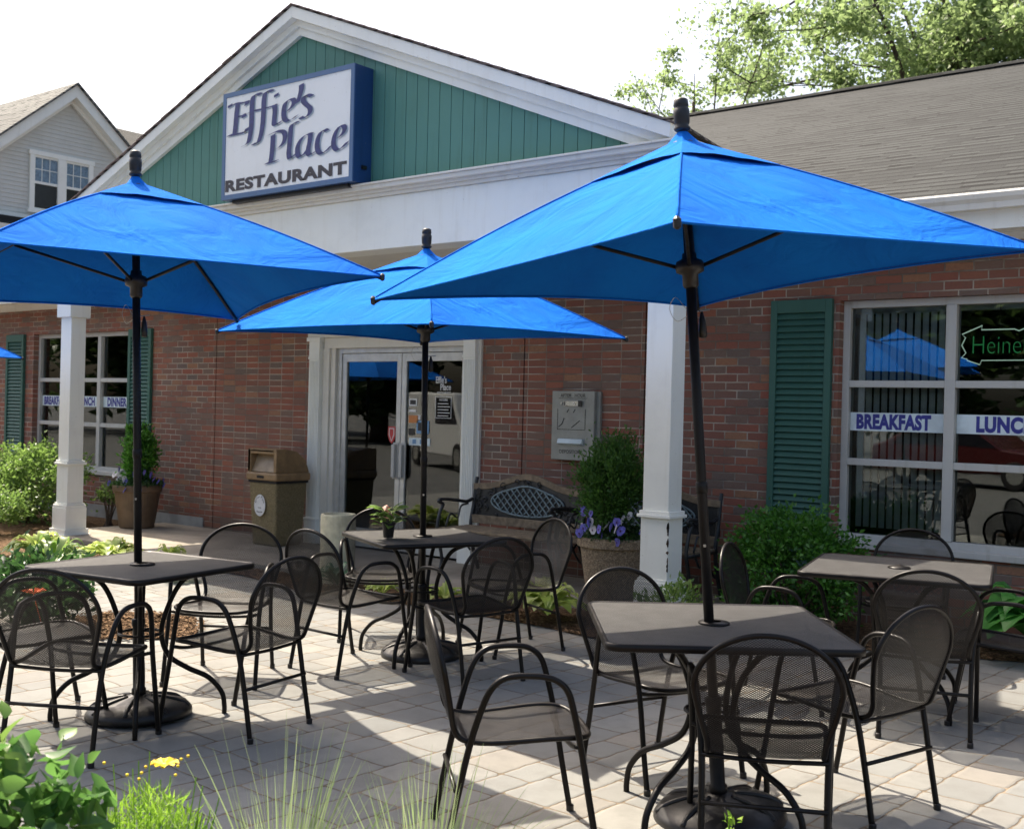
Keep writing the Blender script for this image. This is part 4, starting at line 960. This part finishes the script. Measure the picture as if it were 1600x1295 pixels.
ball('green_shrub', 'small feathery lime shrub at the foot of the right column', 'shrub', (-3.86, 6.60, 0), (.22, .18, .19), 900, 'l_lime', .045, .018, 26, .09, 4, upb=.9)
ball('green_shrub', 'dark leafy plant with one orange flower beneath the left table', 'shrub', (-7.25, 4.05, 0), (.33, .28, .19), 1500, 'l_dark', .075, .036, 34, .14, 5)
fl = MB()
for k in range(6):
    a = k*1.05; c0 = (-6.82, 3.80, .30); fl.add([c0, (c0[0]+.05*math.cos(a)-.020*math.sin(a), c0[1]+.05*math.sin(a)+.020*math.cos(a), .335), (c0[0]+.075*math.cos(a), c0[1]+.075*math.sin(a), .32), (c0[0]+.05*math.cos(a)+.020*math.sin(a), c0[1]+.05*math.sin(a)-.020*math.cos(a), .325)], [(0, 1, 2, 3)])
fl.tube([(-6.97, 3.95, .05), (-6.82, 3.80, .30)], .003, 5)
tag(fl.build('orange_flower', 'orange'), 'single orange bloom on its stem seen through the left chair back', 'flower')
def hosta(label, loc, r, h, mat, n, seed, wl=.42, group='low leafy plants in the mulch beds'):
    rs = np.random.RandomState(seed); v = []; f = []
    for k in range(n):
        a = rs.rand()*6.28; q = rs.rand()**.6; rr_ = r*(.45+.6*q); hh = h*(1.05-.55*q)*(.8+.35*rs.rand()); W_ = rr_*wl*(.8+.4*rs.rand())
        b = len(v); NS = 7
        for i in range(NS+1):
            t_ = i/NS; rad = rr_*(t_**.9); z = .02+hh*math.sin(math.pi*(.08+.60*t_))*1.05-.25*hh*t_**3*q; wv = W_*max(.04, math.sin(math.pi*min(1, max(0, (t_-.18)/.82))**.8))*.5 if t_ > .18 else .004
            for j, e in ((-1, -1), (0, 0), (1, 1)):
                x = rad*math.cos(a)-e*wv*math.sin(a); y = rad*math.sin(a)+e*wv*math.cos(a); v.append((x, y, z+(abs(e)*.28*wv)+.004*math.sin(9*t_+k)*abs(e)))
        for i in range(NS):
            for j in range(2): f.append((b+i*3+j, b+i*3+j+1, b+(i+1)*3+j+1, b+(i+1)*3+j))
    o = mesh('hosta', v, f, mat, None, smooth=True); o.location = loc
    return tag(o, label, 'hosta', group)
hosta('yellow green hosta clump at the corner of the walkway below the left column', (-10.25, 5.75, 0), .34, .24, 'l_hosta', 46, 11)
hosta('yellow green hosta clump between the left column and the left umbrella pole', (-9.6, 6.1, 0), .34, .20, 'l_hosta', 46, 12)
hosta('small yellow green hosta just right of the left umbrella pole', (-9.1, 6.4, 0), .22, .17, 'l_hosta', 26, 13)
hosta('blue green hosta with cream edges at the foot of the beige urn', (-7.08, 6.62, 0), .25, .17, 'l_blue', 24, 14)
hosta('tiny lime hosta under the table with potted plant', (-6.45, 6.52, 0), .18, .14, 'l_hosta', 22, 15)
hosta('lime hosta beneath the middle table against the walkway edge', (-5.95, 6.70, 0), .20, .15, 'l_hosta', 22, 16)
hosta('bright yellow green hosta on the mulch right of the middle table', (-5.0, 6.72, 0), .33, .28, 'l_hosta', 44, 17)
hosta('broad leaved plant at the right edge below the large window', (-1.92, 7.92, 0), .50, .50, 'l_big', 30, 18, .6)
hosta('pale green leafy plant in the mulch near the left edge', (-9.25, 5.35, 0), .36, .30, 'l_lime', 40, 19, .35)
hosta('low pale green plant behind the left table leg', (-8.3, 5.95, 0), .22, .16, 'l_lime', 26, 20, .35)

# ---- planters
def pansy(par, p, mat, seed, s=1.):
    rr_ = random.Random(seed); m = MB(); yaw = rr_.uniform(-.9, .9)-.6; tx = rr_.uniform(-.3, .5)
    R_ = Matrix.Rotation(yaw, 3, 'Z') @ Matrix.Rotation(tx-.2, 3, 'X')
    for k, (a, r) in enumerate(((90+32, .020), (90-32, .020), (180+5, .017), (-5, .017), (270, .021))):
        c = Vector((math.cos(R(a))*.012, -.001*k, math.sin(R(a))*.012))*s; n = 9
        m.add([tuple(R_ @ (c+Vector((math.cos(6.283*i/n)*r, .003*math.sin(i*2.), math.sin(6.283*i/n)*r))*s)+Vector(p)) for i in range(n)], [tuple(range(n))])
    o = m.build('pansy', mat, par)
    e = MB(); e.add([tuple(R_ @ (Vector((math.cos(6.283*i/7)*.006, -.0065, math.sin(6.283*i/7)*.0075-.003))*s)+Vector(p)) for i in range(7)], [tuple(range(7))]); e.build('pansy_eye', 'pansyd', o)
def planter(label, loc, body, r, h, seed, shrub, aspect):
    t = empty('planter', loc, label, 'planter')
    MB().lathe([(r*.68, 0), (r*.72, .02), (r*.86, h*.55), (r*.93, h*.82), (r*.945, h*.84), (r*1.02, h*.86), (r*1.03, h*.97), (r*1.0, h), (r*.92, h), (r*.90, h*.93)], n=44).build('pot', body, t, smooth=False, bevel=0)
    MB().lathe([(r*.9, h*.90), (r*.9, h*.935), (.001, h*.96)], n=30).build('soil', 'soil', t)
    rs = np.random.RandomState(seed)
    # shrub
    c = np.array([0, 0, h+shrub[3]]); P, cc = clumps(rs, shrub[4], c, shrub[:3], 90, shrub[0]*.34, .35, 1.0); n = len(P)
    out = P-c+np.array([0, 0, .25]); out /= np.linalg.norm(out, axis=1)[:, None]; d = out+rs.normal(size=(n, 3))*.55; d /= np.linalg.norm(d, axis=1)[:, None]; s = np.cross(d, rs.normal(size=(n, 3))); s /= np.linalg.norm(s, axis=1)[:, None]
    leaf_mesh('shrub_foliage', P, d, s, shrub[5]*(.6+.9*rs.rand(n)), shrub[6], shrub[7], t)
    m = MB()
    for k in range(16): q = cc[k]; m.tube([(rs.normal()*.02, rs.normal()*.02, h*.9), (q[0]*.5, q[1]*.5, (h*.9+q[2])/2), tuple(q)], .006, 5, rad=[.010, .008, .003])
    m.build('shrub_stems', 'bark', t)
    n = 1500; a = rs.rand(n)*6.283; q = rs.rand(n)**.5*r*1.08; P = np.stack([q*np.cos(a), q*np.sin(a), h-.02+rs.rand(n)*.17*(1.15-q/r)+.02], 1); d, s = rot_leaves(rs, n, .2); leaf_mesh('bedding_leaves', P, d, s, .035*(.6+.8*rs.rand(n)), .018, 'l_dark', t)
    for k in range(26):
        ang = rs.uniform(-3.1, .3) if k < 23 else rs.uniform(0, 3); q = r*(.75+.40*rs.rand()); zz = h+.02+rs.rand()*.17-.10*(q > r*1.0)
        pansy(t, (q*math.cos(ang), q*math.sin(ang), zz), ['pansyb', 'pansyb', 'pansyw', 'pansyb', 'pansyw'][k % 5], seed*50+k, 1.0+.35*rs.rand())
    return t
planter('pebbled round planter with conifer shrub and violet pansies beside the right column', (-4.93, 7.52, .055), 'agg', .285, .51, 31, (.27, .27, .34, .42, 13000, .030, .016, 'l_arb'), 1)
planter('smooth brown planter with upright green shrub and pansies near the left column', (-11.75, 7.80, .055), 'potb', .275, .50, 32, (.18, .18, .33, .36, 4200, .05, .026, 'l_box'), 1)
ball('flower_clump', 'cream and pink flowering clump beside the brown planter', 'flowers', (-12.25, 7.75, .02), (.16, .16, .10), 500, 'l_lime', .05, .025, 12, .07, 41, z0=.32)
# ---- potted plant on the table
pt = empty('potted_plant', (-4.88, 4.97, .742), 'small plant with green and pink leaves in a black pot on the table', 'potted plant')
MB().lathe([(.030, 0), (.038, .075), (.042, .076), (.042, .092), (.038, .093), (.036, .084)], n=24).build('pot', 'black', pt, smooth=False)
MB().lathe([(.035, .078), (.035, .084), (.001, .086)], n=16).build('soil', 'soil', pt)
rs = np.random.RandomState(51); n = 46; a = rs.rand(n)*6.283; q = .02+.05*rs.rand(n); P = np.stack([q*np.cos(a), q*np.sin(a), .07+.10*rs.rand(n)], 1); D_ = np.stack([np.cos(a), np.sin(a), .25+.9*rs.rand(n)-.4*q/.06], 1); D_ /= np.linalg.norm(D_, axis=1)[:, None]; S_ = np.stack([-np.sin(a), np.cos(a), rs.normal(size=n)*.3], 1); S_ /= np.linalg.norm(S_, axis=1)[:, None]
fine_leaf_mesh('leaves', P, D_, S_, .075*(.7+.6*rs.rand(n)), .046*(.7+.6*rs.rand(n)), 'l_lime', pt)
fine_leaf_mesh('pink_leaves', P[:9]+[0, 0, .01], D_[20:29], S_[20:29], .06, .035, 'pink', pt)
# ---- foreground plants
sheet('front_bed', [(-4.6, .6), (-3.3, 2.2), (-1.9, 2.78), (-.9, 3.0), (.4, 2.6), (.8, 1.0), (-1, -1.5), (-4, -1.5)], .006, 'mulch')
def grass_clump(loc, n, L, seed, label):
    rs = np.random.RandomState(seed); v = []; f = []
    for k in range(n):
        a = rs.rand()*6.283; lean = abs(rs.normal())*.30+.05; l = L*(.5+.6*rs.rand()); w_ = .0020+.0022*rs.rand(); b = len(v); NS = 7; curl = rs.rand()*.8; br = rs.rand()*.05; ba = rs.rand()*6.28
        for i in range(NS+1):
            t_ = i/NS; th = lean*(1+curl*t_*1.6); x = br*math.cos(ba)+l*t_*math.sin(th)*math.cos(a); y = br*math.sin(ba)+l*t_*math.sin(th)*math.sin(a); z = l*t_*math.cos(min(th, 1.5)); ww = w_*(1-t_**2)+.0003
            v += [(x-ww*math.sin(a+1), y+ww*math.cos(a+1), z), (x+ww*math.sin(a+1), y-ww*math.cos(a+1), z)]
        for i in range(NS): f.append((b+2*i, b+2*i+1, b+2*i+3, b+2*i+2))
    o = mesh('ornamental_grass', v, f, 'grass', None, smooth=True); o.location = loc
    return tag(o, label, 'ornamental grass', 'fine grass clumps along the front edge')
grass_clump((-2.30, 1.98, 0), 230, .66, 61, 'fine ornamental grass clump at the bottom edge, next to the yellow flowers')
grass_clump((-2.03, 2.24, 0), 300, .58, 62, 'fine ornamental grass clump at the bottom edge, next to the empty foreground chair')
co = empty('coreopsis', (-2.42, 1.66, 0), 'bright green feathery plant with a yellow flower at the bottom left', 'flowering plant')
rs = np.random.RandomState(71); n = 5200; a = rs.rand(n)*6.283; q = .17*rs.rand(n)**.5; P = np.stack([q*np.cos(a)*1.1, q*np.sin(a), .05+rs.rand(n)**.7*.52*(1-.35*(q/.17)**2)], 1); d, s = rot_leaves(rs, n, 1.6); leaf_mesh('foliage', P, d, s, .045*(.6+.8*rs.rand(n)), .0042, 'l_cor', co)
st = MB()
for k in range(34):
    a = rs.rand()*6.283; q = .17*rs.rand()**.5; st.tube([(q*.3*math.cos(a), q*.3*math.sin(a), 0), (q*math.cos(a), q*math.sin(a), .42+.22*rs.rand())], .0014, 4)
st.build('flower_stems', 'l_cor', co)
def daisy(p, r, mat, n=8, name='yellow_flower'):
    m = MB()
    for k in range(n):
        a = 6.283*k/n; c, s_ = math.cos(a), math.sin(a); t = (-s_, c)
        m.add([(p[0]+c*r*.15, p[1]+s_*r*.15, p[2]), (p[0]+c*r*.8+t[0]*r*.28, p[1]+s_*r*.8+t[1]*r*.28, p[2]+r*.2+.003*(k % 2)), (p[0]+c*r, p[1]+s_*r, p[2]+r*.1), (p[0]+c*r*.8-t[0]*r*.28, p[1]+s_*r*.8-t[1]*r*.28, p[2]+r*.25)], [(0, 1, 2, 3)])
    m.lathe([(r*.22, 0), (r*.2, r*.12), (.0005, r*.18)], (p[0], p[1], p[2]-.002), 10)
    return m.build(name, mat, co)
daisy((.045, .01, .645), .036, 'yellow', 10)
for k in range(12): a = rs.rand()*6.283; q = .16*rs.rand(); MB().lathe([(.001, 0), (.0038, .002), (.0038, .006), (.001, .008)], (q*math.cos(a), q*math.sin(a), .58+.07*rs.rand()), 8).build('flower_bud', 'yellow', co)
fb = empty('broad_leaf_bush', (-2.40, 1.22, 0), 'dark green broad leaved bush at the bottom left corner', 'bush')
rs = np.random.RandomState(81); n = 2600; P, cc = clumps(rs, n, (0, -.02, .43), (.24, .25, .36), 50, .11, .25); d, s = rot_leaves(rs, n, .2); d[:, 2] -= .15; fine_leaf_mesh('foliage', P, d, s, .060*(.6+.7*rs.rand(n)), .036*(.6+.7*rs.rand(n)), 'l_fore', fb)
n = 26; P = np.stack([-.05+.06*rs.normal(size=n), .02+.04*rs.normal(size=n), .62+.28*rs.rand(n)], 1); d, s = rot_leaves(rs, n, .1); fine_leaf_mesh('young_leaves', P, d, s, .07*(.7+.6*rs.rand(n)), .040, 'l_lime', fb)
m = MB()
for q in cc[:14]: m.tube([(0, 0, 0), (q[0]*.5, q[1]*.5, q[2]*.6), tuple(q)], .004, 5)
m.tube([(0, 0, .3), (-.05, .02, .88)], .003, 5).build('stems', 'bark', fb)
sp = empty('seedling_sprig', (-1.345, 2.60, 0), 'small light green sprig in front of the nearest umbrella base', 'sprig')
n = 60; P = np.stack([.012*rs.normal(size=n), .012*rs.normal(size=n), .30+.225*rs.rand(n)], 1); d, s = rot_leaves(rs, n, .5); leaf_mesh('leaves', P, d, s, .022, .013, 'l_cor', sp)
MB().tube([(0, 0, 0), (0, 0, .52)], .0018, 5).build('stem', 'l_cor', sp)

# ============================================================ NEIGHBOUR HOUSE
H = empty('neighbour_house', (-30, 15.1, 0), 'grey sided house with white trim behind the restaurant on the left', 'house', world=True)
HX = -26.; AY, AZ, SL = 15.13, 9.12, .85; HW = 5.2
m = MB(); z = 3.0
while z < AZ-.15:
    hw = min(HW-.3, (AZ-z)/SL-.05)
    hw2 = min(HW-.3, (AZ-z-.10)/SL-.05)
    if hw2 > .05: m.add([(HX+.012, AY-hw, z), (HX+.012, AY+hw, z), (HX, AY+hw2, z+.098), (HX, AY-hw2, z+.098), (HX, AY-hw, z), (HX, AY+hw, z)], [(0, 1, 2, 3), (4, 5, 1, 0)])
    z += .10
m.prism([(AY-HW+.3, 0), (AY+HW-.3, 0), (AY+HW-.3, AZ-.3-SL*(HW-.3)), (AY, AZ-.3), (AY-HW+.3, AZ-.3-SL*(HW-.3))], 'x', HX-10, HX-.001).build('wall', 'siding', H)
for s in (-1, 1):
    def PL(o, d): return [(AY, AZ+d), (AY, AZ+o), (AY+s*HW, AZ+o-SL*HW), (AY+s*HW, AZ+d-SL*HW)][::(1 if s < 0 else -1)]
    MB().prism(PL(.0, -.30), 'x', HX+.02, HX+.30).build('rake_board', 'white', H)
    MB().prism(PL(-.30, -.42), 'x', HX+.02, HX+.10).build('rake_board', 'white', H)
    MB().prism(PL(.06, .0), 'x', HX-10.2, HX+.36).build('roof', 'shingleh', H)
# windows: two sashes with white surround
W0, W1, Z0, Z1 = 14.12, 15.76, 6.02, 7.30; x = HX+.013
f_ = MB(); f_.box(x, x+.06, W0, W0+.12, Z0, Z1).box(x, x+.06, W1-.12, W1, Z0, Z1).box(x, x+.065, W0-.03, W1+.03, Z1, Z1+.11).box(x, x+.09, W0-.04, W1+.04, Z0-.09, Z0).box(x, x+.06, (W0+W1)/2-.11, (W0+W1)/2+.11, Z0, Z1)
wf = f_.build('window', 'white', H, bevel=.004)
for a, b in ((W0+.12, (W0+W1)/2-.11), ((W0+W1)/2+.11, W1-.12)):
    mz = (Z0+Z1)/2
    MB().box(x+.005, x+.012, a, b, mz, Z1).build('pane', 'sash', wf); MB().box(x+.005, x+.012, a, b, Z0, mz).build('pane', 'sashd', wf)
    g_ = MB(); g_.box(x+.013, x+.045, a, b, mz-.03, mz+.03).box(x+.013, x+.035, a, b, Z0, Z0+.04).box(x+.013, x+.035, a, b, Z1-.05, Z1)
    for k in (1, 2): g_.box(x+.013, x+.022, a+(b-a)*k/3-.008, a+(b-a)*k/3+.008, mz+.03, Z1-.05)
    g_.box(x+.0125, x+.0215, a, b, (mz+Z1)/2-.008, (mz+Z1)/2+.008).box(x+.013, x+.03, a, a+.02, Z0, Z1)
    g_.build('sash_bars', 'white', wf)
MB().box(HX+.02, HX+.25, AY-HW, AY+HW, 5.70, 5.82).build('band_trim', 'white', H); MB().box(HX+.02, HX+.5, AY-HW, AY+HW, 5.48, 5.70).build('porch_roof_edge', 'shingle', H)
MB().box(HX+.02, HX+.75, AY-HW, AY+HW, 5.30, 5.475).build('porch_fascia', 'cream', H); MB().box(HX+.02, HX+.6, AY-HW, AY+HW, 3.2, 5.29).build('porch_wall', 'cream', H)
MB().box(HX-6.3, HX-5.8, AY-.25, AY+.25, 8.8, 9.55).build('chimney', 'brick', H)
H2 = empty('rear_house_roof', (-35, 22, 0), 'low grey roof peak showing between the house and the gable', 'house', world=True)
MB().prism([(-42, 0), (-29.5, 0), (-29.5, 7.9), (-34, 10.2), (-42, 7.9)], 'y', 21, 30).build('wall', 'siding', H2)
for q in ([(-28.8, 7.75), (-34, 10.35), (-34, 10.5), (-28.6, 7.8)], [(-34, 10.5), (-34, 10.35), (-42.6, 7.7), (-42.8, 7.8)]): MB().prism(q, 'y', 20.6, 30.4).build('roof', 'shingle', H2)

# ============================================================ TREES
def tree(name, label, loc, trunk_h, crown_c, crown_r, nleaf, L, W, mat, seed, group=None, nb=9, r0=.28, clump=.55, sparse=.3):
    rs = np.random.RandomState(seed); t = empty(name, loc, label, 'tree', group=group); m = MB(); ends = []
    cc = np.array(crown_c, float); cr = np.array(crown_r, float)
    top = np.array([cc[0]*.6, cc[1]*.6, cc[2]+cr[2]*.05])
    tr_ = spline([(0, 0, 0), (cc[0]*.1, cc[1]*.1, trunk_h*.6), (cc[0]*.3, cc[1]*.3, trunk_h), tuple(top)], 4)
    m.tube(tr_, r0, 8, rad=[r0*(1-.82*i/(len(tr_)-1)) for i in range(len(tr_))])
    for k in range(nb):
        s0 = tr_[int(len(tr_)*(.42+.5*k/nb))]; q = rs.normal(size=3); q /= np.linalg.norm(q); q[2] = q[2]*.6+.25; e = cc+q*cr*(.75+.25*rs.rand())
        s0 = np.array(s0); mid = (s0+e)/2+rs.normal(size=3)*cr*.08; P = spline([tuple(s0), tuple(mid), tuple(e)], 4); rb = r0*.38*(1-.4*k/nb)
        m.tube(P, rb, 6, rad=[rb*(1-.85*i/(len(P)-1)) for i in range(len(P))])
        for j in range(7):
            b0 = np.array(P[2+int(rs.rand()*(len(P)-3))]); e2 = b0+rs.normal(size=3)*cr*.28; e2[2] += .1*cr[2]; P2 = spline([tuple(b0), tuple((b0+e2)/2+rs.normal(size=3)*cr*.04), tuple(e2)], 3)
            m.tube(P2, rb*.3, 5, rad=[rb*.35*(1-.8*i/(len(P2)-1)) for i in range(len(P2))]); ends.append(e2)
            for _ in range(3):
                b1_ = np.array(P2[int(rs.rand()*len(P2))]); e3 = b1_+rs.normal(size=3)*cr*.16; m.tube([tuple(b1_), tuple(e3)], rb*.1, 4, rad=[rb*.13, rb*.05]); ends.append(e3); ends.append((b1_+e3)/2)
    m.build('trunk', 'bark', t, smooth=True)
    E_ = np.array(ends); E_ = E_[rs.rand(len(E_)) > sparse]; k = rs.randint(0, len(E_), nleaf); sz = clump*(.35+.9*rs.rand(len(E_)))
    P = E_[k]+rs.normal(size=(nleaf, 3))*sz[k][:, None]*np.array([.6, .6, .38]); d, s = rot_leaves(rs, nleaf, -.1); leaf_mesh('crown', P, d, s, L*(.6+.8*rs.rand(nleaf)), W*(.6+.8*rs.rand(nleaf)), mat, t)
    return t
tree('maple_tree', 'large pale green maple behind the roof ridge at the right, with dark limbs', (-9.2, 29.5, 0), 6.5, (.3, 0, 12.2), (6.0, 4.5, 4.6), 72000, .15, .11, 'l_maple', 101, nb=15, r0=.34, clump=.62, sparse=.12)
tree('maple_tree', 'small sparse tree with airy branches left of the large maple', (-14.0, 24.2, 0), 5.0, (.1, 0, 8.9), (2.1, 1.6, 2.7), 14000, .11, .075, 'l_maple', 102, nb=9, r0=.15, clump=.34, sparse=.35)
ft = tree('street_tree', 'dark leafy tree across the street, reflected in the windows', (-14, -22, 0), 4, (0, 0, 7.5), (6.5, 5, 6.), 9000, .6, .42, 'l_far', 103, nb=9, r0=.4, clump=1.1, sparse=.05, group='street trees reflected in the glass'); ft.scale = (1, 1, .62)
for (x, y, s) in ((-4, -25, 1.1), (-25, -24, 1.15), (-37, -20, 1.2), (-49, -16, 1.25), (-61, -10, 1.2), (-70, -2, 1.3), (-9, -34, 1.5), (-31, -33, 1.5), (-54, -26, 1.5), (6, -24, 1.1)):
    o = copy_tree(ft); o.location = (x, y, 0); o.rotation_euler.z = x; o.scale = (s, s, s*.55)

# ============================================================ PARKED VEHICLES behind the camera (seen in the window glass)
def vehicle(name, label, cat, loc, rz, prof, glassprof, width, paintm, wx, wr_):
    t = empty(name, loc, label, cat, rz=rz); h = width/2
    MB().prism(prof, 'y', -h, h).build('body', paintm, t, bevel=.05)
    MB().prism(glassprof, 'y', -h-.006, h+.006).build('side_windows', 'sashd', t)
    for x in wx:
        for s_ in (-1, 1):
            wh = MB(); y = s_*(h-.09)
            for rr1, rr2, y0, y1, nm, mt in ((wr_, wr_, y-.10, y+.10, 'wheel', 'black'),):
                n = 28; v = []
                for yy_ in (y0, y1): v += [(x+rr1*math.cos(6.283*k/n), yy_, wr_+rr1*math.sin(6.283*k/n)) for k in range(n)]
                wh.add(v, [tuple(range(n-1, -1, -1)), tuple(range(n, 2*n))]+[(k, (k+1) % n, n+(k+1) % n, n+k) for k in range(n)])
            w_ = wh.build('wheel', 'black', t, bevel=.02)
            n = 20; ys = y+s_*.103; MB().add([(x+wr_*.6*math.cos(6.283*k/n), ys, wr_+wr_*.6*math.sin(6.283*k/n)) for k in range(n)], [tuple(range(n))]).build('rim', 'steel', w_)
    x1 = max(p[0] for p in prof); x0 = min(p[0] for p in prof)
    for s_ in (-1, 1):
        MB().box(x1-.04, x1+.012, s_*h*.72-.14, s_*h*.72+.14, .62, .76).build('headlight', 'steel', t, bevel=.02); MB().box(x0-.012, x0+.04, s_*h*.78-.10, s_*h*.78+.10, .70, .92).build('tail_light', 'decalr', t, bevel=.02)
    return t
carred = plain('car_red', (.07, .008, .008), .25, .05); vanwhite = plain('van_white', (.70, .70, .68), .3, .05)
vehicle('parked_car', 'red parked car reflected in the large right window', 'car', (-8.5, -11.5, 0), .15,
        [(-2.2, .32), (2.2, .32), (2.25, .55), (2.1, .78), (1.05, .92), (.35, 1.40), (-1.1, 1.43), (-1.9, 1.0), (-2.2, .92)], [(.95, .94), (.33, 1.34), (-1.05, 1.37), (-1.65, .98)], 1.75, carred, (-1.35, 1.35), .32)
vehicle('parked_van', 'white parked van reflected in the entrance doors', 'van', (-19.4, -5.8, 0), .5,
        [(-2.5, .35), (2.5, .35), (2.55, .7), (2.4, .95), (1.75, 1.12), (1.15, 1.92), (-2.4, 1.98), (-2.5, 1.0)], [(1.6, 1.15), (1.12, 1.78), (-.1, 1.82), (-.1, 1.15)], 1.95, vanwhite, (-1.6, 1.6), .35)
